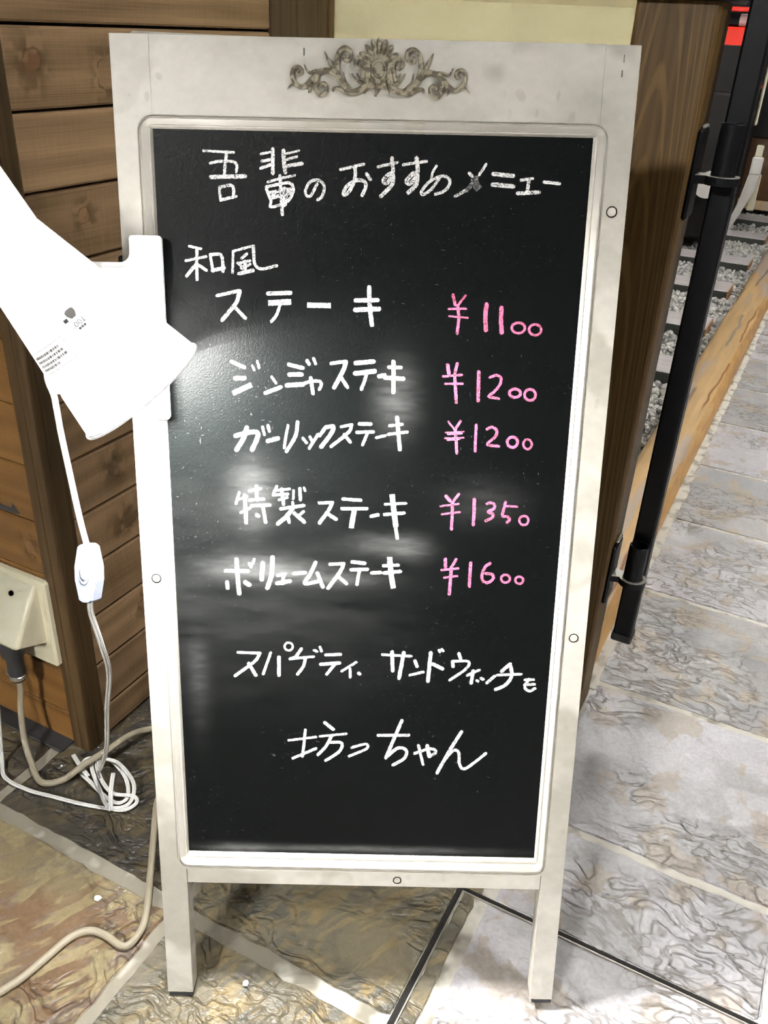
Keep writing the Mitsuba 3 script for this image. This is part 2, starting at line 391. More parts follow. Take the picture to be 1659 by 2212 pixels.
# ---------------------------------------------------------------- planked partition at the left: side face x = -0.734, front face y = 0.607
PX, PY, TOPZ = -0.734, 0.607, 1.34
pw = 'wall_left'
put('backing', cbox(-1.20, -0.752, 0.628, 1.236, 0.0, TOPZ, 0.001), 'black_gap', pw)
tag(pw, kind='structure', label='brown plank clad partition with corner posts')
zs = [0.0501 + 0.0759 * k for k in range(-1, 18)]
for za in zs:
    z0, z1 = max(za, 0.001), min(za + 0.0759, TOPZ)
    if z1 - z0 < 0.02: continue
    put('plank', cbox(-0.7535, PX - 0.0035, 0.640, 1.092, z0 + 0.0014, z1 - 0.0016, 0.0022), 'planks_side', pw)
for k in range(-1, 17):
    z0, z1 = max(0.0551 + 0.0759 * k, 0.001), min(0.0551 + 0.0759 * (k + 1), TOPZ)
    if z1 - z0 < 0.02: continue
    key = put('plank', cbox(-1.19, -0.758, PY + 0.004, PY + 0.022, z0 + 0.0008, z1 - 0.001, 0.0018), 'planks_front', pw)
    labels.setdefault(key, {})['label'] = 'amber plank on the front face'
def bead_post(x0, x1, y0, y1, z0, z1, r=0.005):
    sh = sg.box(x0, y0, x1, y1).buffer(-r).buffer(r, quad_segs=4)
    sh = sh.difference(sg.Point(x1 - 0.0125, y0).buffer(0.0016, quad_segs=3)).difference(sg.Point(x1, y0 + 0.0125).buffer(0.0012, quad_segs=3))
    return extrude(sh, z1 - z0, z0)
put('corner_post', bead_post(-0.765, PX, PY, 0.6445, 0.0, TOPZ), 'dark_wood', pw, smooth=35)
put('end_post', cbox(-0.80, PX - 0.001, 1.086, 1.2385, 0.0, TOPZ, 0.003), 'dark_wood', pw)
put('end_post_edging', cbox(PX - 0.006, PX + 0.002, 1.2335, 1.2475, 0.0, TOPZ, 0.002), 'post_wood', pw)
put('shade_strip', cbox(-1.19, -0.768, PY - 0.020, PY + 0.006, 0.0, 0.003, 0.001), 'black_rubber', pw)  # flat black strip added in place of the dark shadow along the panel foot
# painted arrow on the amber planks
arrow_pts = [(-0.875, 0.372), (-0.84, 0.3715), (-0.8185, 0.3690), (-0.8030, 0.3685), (-0.8005, 0.3765), (-0.7895, 0.3638), (-0.8035, 0.3618), (-0.822, 0.3615), (-0.845, 0.3645), (-0.877, 0.3665)]
am = extrude(sg.Polygon(arrow_pts), 0.0006)
am.vertices = np.c_[am.vertices[:, 0], PY + 0.0042 - am.vertices[:, 2], am.vertices[:, 1]]
am.fix_normals()
k_ = put('painted_arrow', am, 'black_rubber', pw); labels.setdefault(k_, {})['label'] = 'black painted arrow mark'

# cream plaster wall behind, with a cove above
wall = cbox(-0.80, -0.205, 1.2475, 1.30, 0.0, 0.9305, 0.0005)
prof = sg.Polygon([(1.2475, 0.9300), (1.2475, 0.9310), (1.2420, 0.9440), (1.2415, 0.96), (1.2415, TOPZ), (1.30, TOPZ), (1.30, 0.93)])
cove = extrude(prof, 0.595)
cove.vertices = np.c_[-0.80 + cove.vertices[:, 2], cove.vertices[:, 0], cove.vertices[:, 1]]
cove.fix_normals()
put('wall_back', wall, 'cream_plaster'); tag('wall_back', kind='structure', label='cream plastered wall behind the sign')
put('cove', cove, 'cream_plaster', 'wall_back')

# ---------------------------------------------------------------- brown square post at the right
wp = 'wooden_post'
sh = sg.box(-0.246, 1.0245, -0.1600, 1.0915).buffer(-0.006).buffer(0.006, quad_segs=5)
put('shaft', extrude(sh, 0.9335, 0.0), 'post_wood', wp, smooth=40)
tag(wp, 'dark stained square wooden post to the right of the menu sign', 'post')
put('cap', cbox(-0.262, -0.146, 1.012, 1.105, 0.9338, 0.962, 0.003), 'black_metal', wp)

# gate stile with its two hinges
gs = 'gate_stile'
put('tube', join(cbox(-0.1395, -0.1135, 1.0570, 1.0830, 0.146, 1.35, 0.0025)), 'black_metal', gs)
put('end_cap', cbox(-0.1410, -0.1120, 1.0555, 1.0845, 0.1345, 0.1470, 0.002), 'black_rubber', gs)
def ring_pipe(cx_, cy_, z0, z1, ro, ri):
    prof = [(ri, z0), (ro, z0), (ro, z1 - 0.001), (ro - 0.001, z1), (ri + 0.0006, z1), (ri, z1 - 0.001), (ri, z0)]
    m = lathe(prof, 32); m.apply_translation([cx_, cy_, 0]); return m
for zb in (0.777, 0.258):
    kk = put('hinge_pipe', ring_pipe(-0.1275, 1.0440, zb - 0.004, zb + 0.0485, 0.0128, 0.0098), 'black_metal', gs, smooth=40)
put('edge_strip', cbox(-0.1125, -0.1095, 1.0835, 1.0895, 0.822, 1.35, 0.001), 'cream_metal', gs)
tag(gs, 'black square steel tube standing beside the wooden post', 'gate post')
for i, zb in enumerate((0.777, 0.258)):
    hb = numbered('hinge_bracket')
    put('plate', cbox(-0.1598, -0.1545, 1.030, 1.072, zb - 0.052, zb + 0.041, 0.0025), 'black_metal', hb)
    put('plate_tip', cbox(-0.1596, -0.1550, 1.044, 1.070, zb + 0.0408, zb + 0.0445, 0.0015), 'worn_metal', hb)
    arm = so.unary_union([sg.box(-0.1545, 1.038, -0.128, 1.050), sg.Point(-0.1275, 1.0440).buffer(0.0185, quad_segs=8), sg.Polygon([(-0.1545, 1.032), (-0.1545, 1.058), (-0.140, 1.052), (-0.140, 1.037)])])
    arm = arm.difference(sg.Point(-0.1275, 1.0440).buffer(0.0130, quad_segs=8)).difference(sg.box(-0.1400, 1.0562, -0.11, 1.09))
    put('arm', extrude(arm, 0.0085, zb - 0.0125), 'black_metal', hb)
    put('worn_top', extrude(arm.buffer(-0.0004), 0.0006, zb - 0.0040), 'worn_metal', hb)
    tag(hb, ['black hinge bracket at the top of the steel tube, near the post top', 'black hinge bracket low on the steel tube, near the floor'][i], 'hinge', 'hinge brackets on the wooden post')

# ---------------------------------------------------------------- timber edging, ballast and sleepers
ys = np.linspace(1.12, 5.3, 120)
sec = np.array([(-0.284, -0.003), (-0.285, 0.030), (-0.281, 0.044), (-0.266, 0.053), (-0.235, 0.058), (-0.205, 0.060), (-0.186, 0.058), (-0.178, 0.048), (-0.173, 0.025), (-0.171, -0.003)])
V, Fc = [], []
for y in ys:
    for k, (x, z) in enumerate(sec):
        nx = meshkit.fbm(np.array([y * 4.0, k * 1.7, 0.0]), 3) - 0.5
        nz = meshkit.fbm(np.array([y * 5.0, k * 1.3, 7.0]), 3) - 0.5
        V.append((x + (0.012 if 0 < k < 9 else 0.002) * nx, y, z + (0.012 * nz if 0 < k < 9 else 0)))
ns = len(sec)
for i in range(len(ys) - 1):
    for k in range(ns - 1):
        a, b = i * ns + k, i * ns + k + 1
        Fc += [[a, b, b + ns], [a, b + ns, a + ns]]
for i, fl in ((0, False), (len(ys) - 1, True)):
    for k in range(1, ns - 1):
        t3 = [i * ns, i * ns + k, i * ns + k + 1]
        Fc.append(t3 if fl else t3[::-1])
lm = trimesh.Trimesh(np.array(V), Fc, process=False); lm.fix_normals()
put('timber_log', lm, 'log_wood', smooth=35); tag('timber_log', 'long split timber log edging the gravel beside the gray tiles', 'log')

put('ballast_floor', cbox(-1.6, -0.288, 1.31, 6.6, -0.0032, 0.0, 0.0005), 'ballast_bed'); tag('ballast_floor', kind='structure', label='ground under the gravel')
rng = np.random.default_rng(11)
ico = trimesh.creation.icosphere(subdivisions=0)
PV, PF, PC, off = [], [], [], 0
SLEEPERS = [2.555, 3.075, 3.650, 4.195, 4.84, 5.37]
N_PEB = 14500
for i in range(N_PEB):
    y = rng.uniform(1.5, 6.0); x = -0.292 - abs(rng.uniform(0, 0.78))
    if any(yf - 0.003 < y < yf + 0.163 for yf in SLEEPERS) and x < -0.317: continue
    if -0.58 < x < -0.51 and 5.03 < y < 5.10: continue
    r = rng.uniform(0.0065, 0.0125)
    v = ico.vertices * r * rng.uniform(0.65, 1.25, 3) * rng.uniform(0.85, 1.15, (len(ico.vertices), 1))
    a = rng.normal(size=(3, 3)); q, _ = np.linalg.qr(a)
    v = v @ q.T + [x, y, rng.uniform(0.002, 0.013)]
    PV.append(v); PF.append(ico.faces + off); off += len(v)
    g = rng.uniform(0.34, 0.72) * np.array([1.0, rng.uniform(0.96, 1.0), rng.uniform(0.88, 0.97)])
    if rng.random() < 0.10: g = g * 0.45
    PC.append(np.tile(g, (len(v), 1)))
pm = trimesh.Trimesh(np.vstack(PV), np.vstack(PF), process=False)
scene['gravel'] = mikit.ply(pm, 'pebble_stone', smooth=False, color=np.vstack(PC))
tag('gravel', 'pale gravel lying between the dark sleepers', 'gravel', kind='stuff')
WHERE = ['nearest of the dark railway sleepers, seen only between the wooden post and the steel tube', 'second nearest dark railway sleeper, its short end showing just right of the steel tube', 'third nearest dark railway sleeper, running behind the steel tube up to the log', 'fourth nearest dark railway sleeper, its brown cut end showing left of the log', 'fifth nearest dark railway sleeper, second from the far end, right of the white lever foot', 'farthest dark railway sleeper, lying before the brown panelled box']
for i, yf in enumerate(SLEEPERS):
    k = put('railway_sleeper', cbox(-1.05, -0.322 + 0.006 * math.sin(i * 2.3), yf, yf + 0.16, 0.0, 0.04, 0.003), 'sleeper_wood')
    tag(k, WHERE[i], 'railway sleeper', 'sleepers in the gravel bed')

# miniature locomotive, mostly behind the gate
lo = 'miniature_locomotive'
lx0, lx1, ly0, ly1 = -1.25, -0.525, 4.50, 5.25
cab = sg.Polygon([(ly0 + 0.0, 0.70), (ly0 + 0.0, 0.945), (ly0 + 0.05, 0.965), (ly1, 0.965), (ly1, 0.70)])
cb = cbox(lx0, lx1, ly0, ly1, 0.700, 0.955, 0.008)
win = trimesh.creation.box(extents=[0.10, 0.05, 0.17]); 
put('cab', cb, 'red_paint', lo)
put('window', cbox(-0.86, -0.590, ly0 - 0.004, ly0 + 0.01, 0.70, 0.885, 0.002), 'black_gap', lo)
put('window', cbox(lx1 - 0.01, lx1 + 0.004, ly0 + 0.10, ly1 - 0.1, 0.72, 0.90, 0.002), 'black_rubber', lo)
put('trim_stripe', cbox(-0.588, lx1 + 0.001, ly0 - 0.003, ly0 + 0.002, 0.800, 0.822, 0.001), 'white_paint', lo)
dr_ = trimesh.creation.cylinder(radius=0.024, height=0.075, sections=28); dr_.apply_transform(trimesh.transformations.rotation_matrix(PI / 2, [0, 1, 0])); dr_.apply_translation([-0.590, ly0 + 0.06, 0.982])
put('lamp_housing', dr_, 'white_paint', lo, smooth=40)
put('roof_rail', cbox(lx0, -0.545, ly0 - 0.01, ly0 + 0.03, 1.012, 1.030, 0.003), 'red_paint', lo)
put('chassis', cbox(lx0, -0.545, ly0 - 0.06, ly1 + 0.1, 0.075, 0.70, 0.01), 'black_gap', lo)
put('roof', cbox(lx0, lx1 - 0.02, ly0 + 0.12, ly1, 0.955, 1.06, 0.01), 'black_metal', lo)
bf = trimesh.creation.cylinder(radius=0.055, height=0.09, sections=28); bf.apply_transform(trimesh.transformations.rotation_matrix(PI / 2, [1, 0, 0])); bf.apply_translation([-0.590, ly0 - 0.105, 0.325])
put('buffer', bf, 'white_paint', lo, smooth=40)
for yw in (4.66, 5.10):
    wh = lathe([(0.0, -0.02), (0.06, -0.02), (0.085, -0.012), (0.088, 0.012), (0.07, 0.02), (0.0, 0.02)], 36)
    wh.apply_transform(trimesh.transformations.rotation_matrix(PI / 2, [0, 1, 0])); wh.apply_translation([-0.56, yw, 0.13])
    put('wheel', wh, 'worn_metal', lo, smooth=40)
tag(lo, 'red and black miniature locomotive glimpsed between the wooden post and the steel tube', 'locomotive')

# white lever and brown panelled box beyond the sleepers
lv = 'white_point_lever'
put('head', cbox(-0.492, -0.438, 5.04, 5.08, 0.31, 0.395, 0.006), 'white_paint', lv)
put('handle', cbox(-0.484, -0.450, 5.045, 5.075, 0.395, 0.450, 0.004), 'cream_metal', lv)
_am = extrude(sg.Polygon([(-0.556, 0.0), (-0.535, 0.0), (-0.445, 0.235), (-0.438, 0.32), (-0.49, 0.32), (-0.512, 0.17)]), 0.03)
_am.vertices = np.c_[_am.vertices[:, 0], 5.075 - _am.vertices[:, 2], _am.vertices[:, 1]]; _am.fix_normals()
put('lever_arm', _am, 'white_paint', lv)
put('bracket', cbox(-0.468, -0.432, 5.078, 5.10, 0.13, 0.31, 0.004), 'cream_metal', lv)
tag(lv, 'white painted lever leaning beside the track behind the steel tube', 'lever')
bb = 'platform_box'
put('panel', cbox(-1.3, 0.4, 5.75, 6.2, 0.09, 0.42, 0.006), 'brown_paint', bb)
put('ledge', cbox(-1.3, 0.4, 5.70, 5.76, 0.045, 0.092, 0.004), 'log_wood', bb)
put('upper_box', cbox(-1.3, 0.4, 5.80, 6.25, 0.42, 1.6, 0.006), 'black_gap', bb)
tag(bb, 'brown panelled box with a ledge behind the gravel', 'box')
def ring_col(p, n, uv):
    c = mix((0.50, 0.475, 0.425), (0.41, 0.385, 0.34), fbm(p.x * 20, p.y * 20, p.z * 20, 3))
    rub = smoothstep(0.58, 0.70, fbm(p.x * 35, p.y * 35, p.z * 12, 3))
    return mix(c, (0.40, 0.37, 0.30), rub * 0.45)
plain('whitewash_ring', proc(ring_col), 0.4, spec=0.4)

_O, _U, _V = [[float(a) for a in q] for q in (FOOT, SU, SV)]
SMEARS = [(0.108, 0.478, 0.050, 0.012, 0.10), (0.165, 0.470, 0.050, 0.008, 0.06), (0.215, 0.503, 0.030, 0.010, 0.05), (0.225, 0.635, 0.018, 0.030, 0.07), (0.10, 0.545, 0.02, 0.03, 0.05), (0.305, 0.545, 0.035, 0.02, 0.025), (0.045, 0.365, 0.010, 0.05, 0.035), (0.205, 0.182, 0.12, 0.004, 0.10), (0.08, 0.18, 0.03, 0.006, 0.10), (0.24, 0.50, 0.02, 0.012, 0.06)]
def board_uv(p):
    q = [p.x - _O[0], p.y - _O[1], p.z - _O[2]]
    return sum(q[i] * _U[i] for i in range(3)), sum(q[i] * _V[i] for i in range(3))
def board_col(p, n, uv):
    u, v = board_uv(p)
    dust = mi.Float(0.0)
    for (a, b, ra, rb, k) in SMEARS:
        d = dr.square((u - a) / ra) + dr.square((v - b) / rb)
        dust += k * dr.exp(-d * 1.2)
    dust *= 0.35 + 1.3 * fbm(u * 60, v * 260, 0.0, 3)
    haze = 0.018 * smoothstep(0.62, 0.40, v) * smoothstep(0.30, 0.45, v) * fbm(u * 25, v * 90, 5.0, 3) * smoothstep(0.32, 0.1, u)
    sp = smoothstep(0.93, 0.99, noise(u * 700, v * 700)) * smoothstep(0.42, 0.62, fbm(u * 14, v * 14, 3.0, 2)) * 0.05
    return mi.Color3f(0.0022, 0.0028, 0.0028) + mi.Color3f(0.9, 0.9, 0.88) * (dust * 0.55 + haze + sp)
def board_relief(p, n, uv):
    u, v = board_uv(p)
    return noise(u * 1100, v * 1100) + 0.5 * noise(u * 2300, v * 2300)
bumped('chalkboard_paint', proc(board_col), board_relief, 0.00008, 0.40, 0.07, eps=1.5e-4)
def chalk(col, lo, hi):
    def fn(p, n, uv):
        u, v = board_uv(p)
        g = fbm(u * 1500, v * 1500, 0.0, 2) * 0.75 + 0.25 * fbm(u * 260, v * 260, 2.0, 2)
        return mix((0.03, 0.03, 0.03), col, smoothstep(lo, hi, g))
    return fn
plain('chalk_white', proc(chalk((0.86, 0.85, 0.84), 0.20, 0.56)), 0.9, spec=0.1)
plain('chalk_pink', proc(chalk((0.86, 0.15, 0.28), 0.20, 0.58)), 0.9, spec=0.1)
plain('chalk_faint', proc(chalk((0.22, 0.22, 0.22), 0.35, 0.75)), 0.9, spec=0.1)
LINES = [
  ('heading', 'w', [(np.float64(1.9),[67.3,828.3,91.3,827.5]),(np.float64(2.4),[85.8,827.8,84.3,820.1,83.4,811.8]),(np.float64(2.2),[72.5,819.1,79.5,820.8,90.6,820.6,93.5,817.7,92.8,813.3]),(np.float64(3.2),[72.6,809.0,99.7,810.1]),(np.float64(2.2),[79.1,801.7,79.3,796.4,79.7,792.9]),(np.float64(2.4),[79.1,801.5,89.2,802.8,90.4,794.4]),(np.float64(2.4),[79.7,791.8,92.2,794.9]),(np.float64(2.8),[122.2,830.7,121.9,812.6]),(np.float64(1.9),[112.6,826.8,120.5,828.4]),(np.float64(2.4),[113.4,821.5,119.9,822.9]),(np.float64(2.4),[112.4,816.3,119.8,818.9]),(np.float64(3.2),[130.6,829.6,130.9,821.0,131.8,813.7]),(np.float64(1.7),[132.9,827.5,142.9,829.9]),(np.float64(2.0),[133.3,823.2,141.2,825.5]),(np.float64(2.8),[133.8,818.5,144.9,820.4]),(np.float64(2.1),[117.8,806.1,128.5,809.2,139.3,811.5]),(np.float64(2.6),[127.6,811.0,128.2,796.5,129.1,781.9]),(np.float64(2.4),[116.5,802.0,117.6,798.1,119.9,792.8]),(np.float64(2.4),[116.8,802.6,134.1,805.9,138.0,802.0,137.3,797.6,133.9,792.2]),(np.float64(2.6),[120.0,798.5,136.8,801.5]),(np.float64(2.8),[119.9,794.1,135.4,798.4]),(np.float64(2.3),[120.3,791.9,119.8,787.5,128.3,789.4]),(np.float64(4.1),[131.2,801.0,131.6,794.8,130.6,789.5]),(np.float64(2.8),[123.7,799.1,120.8,794.6]),(np.float64(2.4),[157.0,805.4,153.7,799.2,151.3,796.1,148.5,796.9,147.9,800.9,151.4,806.8,157.4,808.5,162.1,805.5,162.6,800.7,160.7,795.9,157.4,793.6]),(np.float64(2.2),[175.6,816.5,194.1,821.0]),(np.float64(2.8),[187.2,819.1,187.4,813.5,186.8,808.2,183.1,801.2,179.4,797.7,178.2,799.7,181.7,805.1,189.1,809.0,194.7,808.0,195.9,804.0,193.0,797.8]),(np.float64(2.8),[196.5,813.7,199.4,809.8]),(np.float64(2.2),[205.3,819.2,220.6,822.8]),(np.float64(3.0),[216.3,825.8,217.2,815.0,213.5,807.9,210.2,807.7,210.5,810.5,214.7,814.2,217.3,813.2,216.8,806.2,208.1,797.4]),(np.float64(2.2),[225.3,821.2,243.7,824.1]),(np.float64(3.4),[235.8,826.1,236.8,814.5,231.7,807.6,228.4,808.2,229.3,810.8,233.8,814.9,236.6,813.6,235.9,806.6,230.0,800.4]),(np.float64(2.0),[251.7,820.9,248.7,815.6,247.9,810.8]),(np.float64(2.4),[254.4,811.8,248.2,803.4,241.8,799.3,240.7,801.9,246.1,808.6,253.4,812.6,259.0,813.2,262.7,810.2,261.6,805.4,257.6,801.8,251.6,799.7]),(np.float64(2.2),[291.0,822.9,285.9,815.0]),(np.float64(2.4),[276.2,803.5,271.7,800.8,267.6,798.5]),(np.float64(2.6),[277.9,816.0,280.6,813.8]),(np.float64(3.2),[297.0,815.7,312.9,814.7]),(np.float64(3.4),[297.0,807.9,313.4,806.9]),(np.float64(2.2),[319.1,811.6,328.4,812.9]),(np.float64(2.8),[325.6,812.4,324.8,803.2]),(np.float64(3.0),[317.3,801.7,334.2,802.9]),(np.float64(2.4),[337.8,810.6,350.0,809.6])]),
  ('smudged_letter', 'f', [(np.float64(5.6),[281.8,812.3,283.5,807.6,286.5,804.1]),(np.float64(3.2),[283.7,812.8,279.8,807.1,276.7,803.1])]),
  ('steak_style', 'w', [(np.float64(2.0),[53.1,756.0,62.6,754.0]),(np.float64(2.5),[59.2,753.4,58.5,741.4,58.3,729.8]),(np.float64(2.1),[49.7,744.5,66.4,748.1]),(np.float64(2.7),[57.6,741.4,49.8,732.4]),(np.float64(2.5),[59.9,741.4,66.3,737.4]),(np.float64(2.3),[69.9,749.8,70.8,742.8,71.7,736.7]),(np.float64(2.5),[70.4,749.8,78.9,749.3,80.0,736.9]),(np.float64(3.0),[71.4,737.5,80.9,739.5]),(np.float64(2.1),[88.7,752.9,88.2,744.2,87.7,736.0]),(np.float64(2.0),[89.9,753.2,104.7,757.1]),(np.float64(2.5),[105.3,757.1,105.4,748.9,106.4,742.4,111.7,739.4,124.0,742.2]),(np.float64(2.3),[99.8,751.0,95.4,747.4]),(np.float64(2.1),[92.7,743.4,102.2,745.6]),(np.float64(2.1),[92.1,743.7,95.2,741.1]),(np.float64(2.7),[98.2,745.0,98.0,736.7]),(np.float64(2.5),[95.2,739.7,102.1,742.9]),(np.float64(3.0),[93.0,735.3,104.3,738.0]),(np.float64(2.8),[74.5,717.4,93.0,721.7]),(np.float64(3.2),[93.3,721.3,90.4,712.7,84.5,705.2,77.9,697.7]),(np.float64(3.0),[88.0,709.2,97.1,699.8]),(np.float64(3.5),[116.5,719.9,134.9,720.9]),(np.float64(4.6),[116.4,712.4,135.5,713.6]),(np.float64(2.5),[126.2,710.6,123.2,702.7,119.0,697.5]),(np.float64(4.2),[148.7,711.3,168.3,711.3]),(np.float64(3.5),[188.8,715.9,206.9,716.6]),(np.float64(3.9),[188.6,708.3,208.2,709.5]),(np.float64(3.5),[199.8,726.7,200.4,713.3,202.6,696.4])]),
  ('menu', 'w', [(np.float64(3.2),[84.7,663.6,95.4,658.9]),(np.float64(3.8),[87.5,649.7,95.2,649.9]),(np.float64(4.3),[85.0,636.7,101.2,644.5]),(np.float64(1.9),[102.1,660.6,103.8,657.0]),(np.float64(2.1),[106.4,664.4,107.9,658.8]),(np.float64(2.1),[118.4,651.5,122.0,646.2]),(np.float64(3.2),[113.0,637.7,126.0,642.9]),(np.float64(3.2),[133.1,662.1,144.8,659.4]),(np.float64(3.6),[133.6,653.7,143.7,654.1]),(np.float64(3.8),[131.3,644.6,144.9,645.7]),(np.float64(2.8),[148.4,665.6,150.1,662.9]),(np.float64(2.5),[154.0,667.5,155.6,663.3]),(np.float64(2.6),[146.0,646.5,150.8,648.1,158.6,648.6,160.5,645.8,158.8,641.7]),(np.float64(3.0),[151.6,651.1,153.4,638.2]),(np.float64(3.0),[168.8,663.9,181.2,665.7]),(np.float64(3.6),[181.2,665.2,178.9,658.0,171.4,643.6]),(np.float64(3.0),[177.4,651.9,182.6,644.1]),(np.float64(3.8),[189.5,664.6,204.3,666.2]),(np.float64(4.0),[189.3,655.9,205.5,658.1]),(np.float64(2.8),[198.6,655.8,197.1,649.4,194.5,642.7]),(np.float64(3.6),[209.5,653.9,214.0,654.8]),(np.float64(3.0),[217.6,661.8,227.7,661.7]),(np.float64(3.6),[214.6,652.8,230.0,652.3]),(np.float64(3.6),[221.2,666.3,221.7,653.7,221.8,640.7])]),
  ('menu', 'w', [(np.float64(3.9),[86.4,600.0,94.8,602.6,104.4,603.7,105.4,599.3,100.5,588.1]),(np.float64(3.9),[96.3,607.3,93.1,597.9,86.9,587.8]),(np.float64(2.4),[109.9,608.2,111.3,601.6]),(np.float64(2.6),[114.5,609.6,115.7,604.8]),(np.float64(3.7),[114.2,596.0,123.0,598.6]),(np.float64(2.4),[131.8,609.8,130.0,600.9,128.3,590.4]),(np.float64(3.0),[140.1,613.2,138.2,601.1,130.2,587.1]),(np.float64(2.4),[144.7,599.0,147.7,595.2]),(np.float64(2.4),[150.6,600.5,152.3,597.0]),(np.float64(2.6),[157.7,602.9,150.1,590.5]),(np.float64(3.0),[164.4,609.4,159.0,601.8]),(np.float64(3.5),[165.3,609.4,170.7,609.8,169.1,604.0,160.4,591.9]),(np.float64(2.4),[177.7,609.9,186.8,612.0]),(np.float64(2.8),[186.6,611.5,183.7,604.9,169.1,592.4]),(np.float64(2.8),[180.4,603.1,185.4,596.8]),(np.float64(3.2),[193.5,612.7,203.0,612.9]),(np.float64(2.8),[191.2,605.3,205.3,606.1]),(np.float64(2.6),[200.4,605.2,196.3,594.4]),(np.float64(2.4),[208.1,601.0,215.7,603.0]),(np.float64(2.6),[219.2,611.7,230.0,613.2]),(np.float64(2.6),[218.3,604.2,234.5,606.5]),(np.float64(3.5),[225.5,618.9,227.0,605.2,228.6,591.1])]),
  ('menu', 'w', [(np.float64(2.2),[88.2,549.4,85.0,539.0]),(np.float64(2.0),[86.7,542.9,95.1,545.6]),(np.float64(3.3),[92.9,546.7,93.4,534.0,93.6,521.8]),(np.float64(2.4),[89.2,531.0,97.6,535.3]),(np.float64(2.4),[97.4,551.1,107.2,553.3]),(np.float64(2.9),[103.6,555.5,103.6,542.9]),(np.float64(2.7),[97.2,542.5,109.5,543.8]),(np.float64(2.9),[99.0,537.4,114.9,538.5]),(np.float64(3.1),[108.6,537.8,111.0,522.5]),(np.float64(3.3),[103.3,529.0,104.7,528.1]),(np.float64(2.2),[121.3,555.9,118.0,547.5]),(np.float64(2.2),[119.0,551.6,132.5,553.5]),(np.float64(2.4),[119.8,547.8,131.1,548.9]),(np.float64(2.9),[125.6,553.1,127.1,539.4]),(np.float64(2.2),[123.1,543.3,130.5,545.8]),(np.float64(2.0),[136.1,552.2,135.7,544.4]),(np.float64(2.9),[141.6,554.0,142.1,544.1]),(np.float64(2.0),[145.3,554.7,146.3,552.2]),(np.float64(2.9),[124.6,535.1,144.9,538.6]),(np.float64(2.4),[135.2,541.3,135.6,536.1]),(np.float64(3.6),[135.4,536.1,129.8,528.4,121.9,521.3]),(np.float64(2.9),[130.4,530.2,131.9,523.0]),(np.float64(3.3),[136.5,531.5,145.3,523.5]),(np.float64(2.4),[144.8,533.1,140.4,529.0]),(np.float64(2.7),[158.5,541.2,170.4,542.1]),(np.float64(3.1),[170.1,541.7,167.1,535.1,159.0,522.9]),(np.float64(3.1),[165.4,532.1,173.5,526.7]),(np.float64(2.9),[179.6,545.4,195.3,544.6]),(np.float64(2.9),[178.7,536.5,200.9,537.0]),(np.float64(4.5),[189.8,536.2,188.3,526.8,187.2,518.6]),(np.float64(3.1),[204.9,530.1,210.8,531.6]),(np.float64(2.4),[217.0,541.4,235.2,542.7]),(np.float64(2.9),[216.6,531.9,233.8,533.7]),(np.float64(4.7),[222.8,550.7,224.9,534.6,226.9,520.7]),(np.float64(3.1),[226.3,521.9,228.5,510.2])]),
  ('menu', 'w', [(np.float64(3.4),[74.1,475.6,94.0,475.8]),(np.float64(3.9),[84.1,486.7,84.7,469.8,85.7,454.0]),(np.float64(3.4),[74.9,464.7,75.3,458.9]),(np.float64(4.1),[91.5,464.9,95.0,462.5]),(np.float64(2.7),[95.5,483.1,97.0,480.0]),(np.float64(2.5),[100.1,487.1,98.1,482.0]),(np.float64(4.1),[107.8,483.6,106.3,468.1]),(np.float64(4.1),[116.6,489.2,115.5,473.0,111.5,460.1]),(np.float64(3.0),[121.2,472.2,127.8,473.8]),(np.float64(3.2),[126.3,472.0,125.4,464.7]),(np.float64(3.9),[120.5,464.6,131.9,467.0]),(np.float64(3.4),[135.8,474.4,145.9,475.5]),(np.float64(3.4),[155.3,485.3,150.2,473.7,145.6,465.1,158.7,467.6]),(np.float64(3.4),[157.0,475.1,161.9,462.1]),(np.float64(2.9),[168.3,484.0,180.8,485.0]),(np.float64(3.4),[180.6,484.7,177.4,476.8,166.7,461.0]),(np.float64(3.2),[175.2,473.1,183.4,465.8]),(np.float64(3.4),[188.4,486.7,199.5,485.7]),(np.float64(3.2),[187.6,479.2,202.1,480.0]),(np.float64(3.0),[195.0,479.0,192.9,465.2]),(np.float64(3.2),[206.2,476.6,214.0,477.2]),(np.float64(2.9),[216.5,483.7,230.0,484.6]),(np.float64(3.4),[217.4,476.8,231.9,478.6]),(np.float64(4.8),[221.9,492.2,223.4,477.8,226.0,462.1])]),
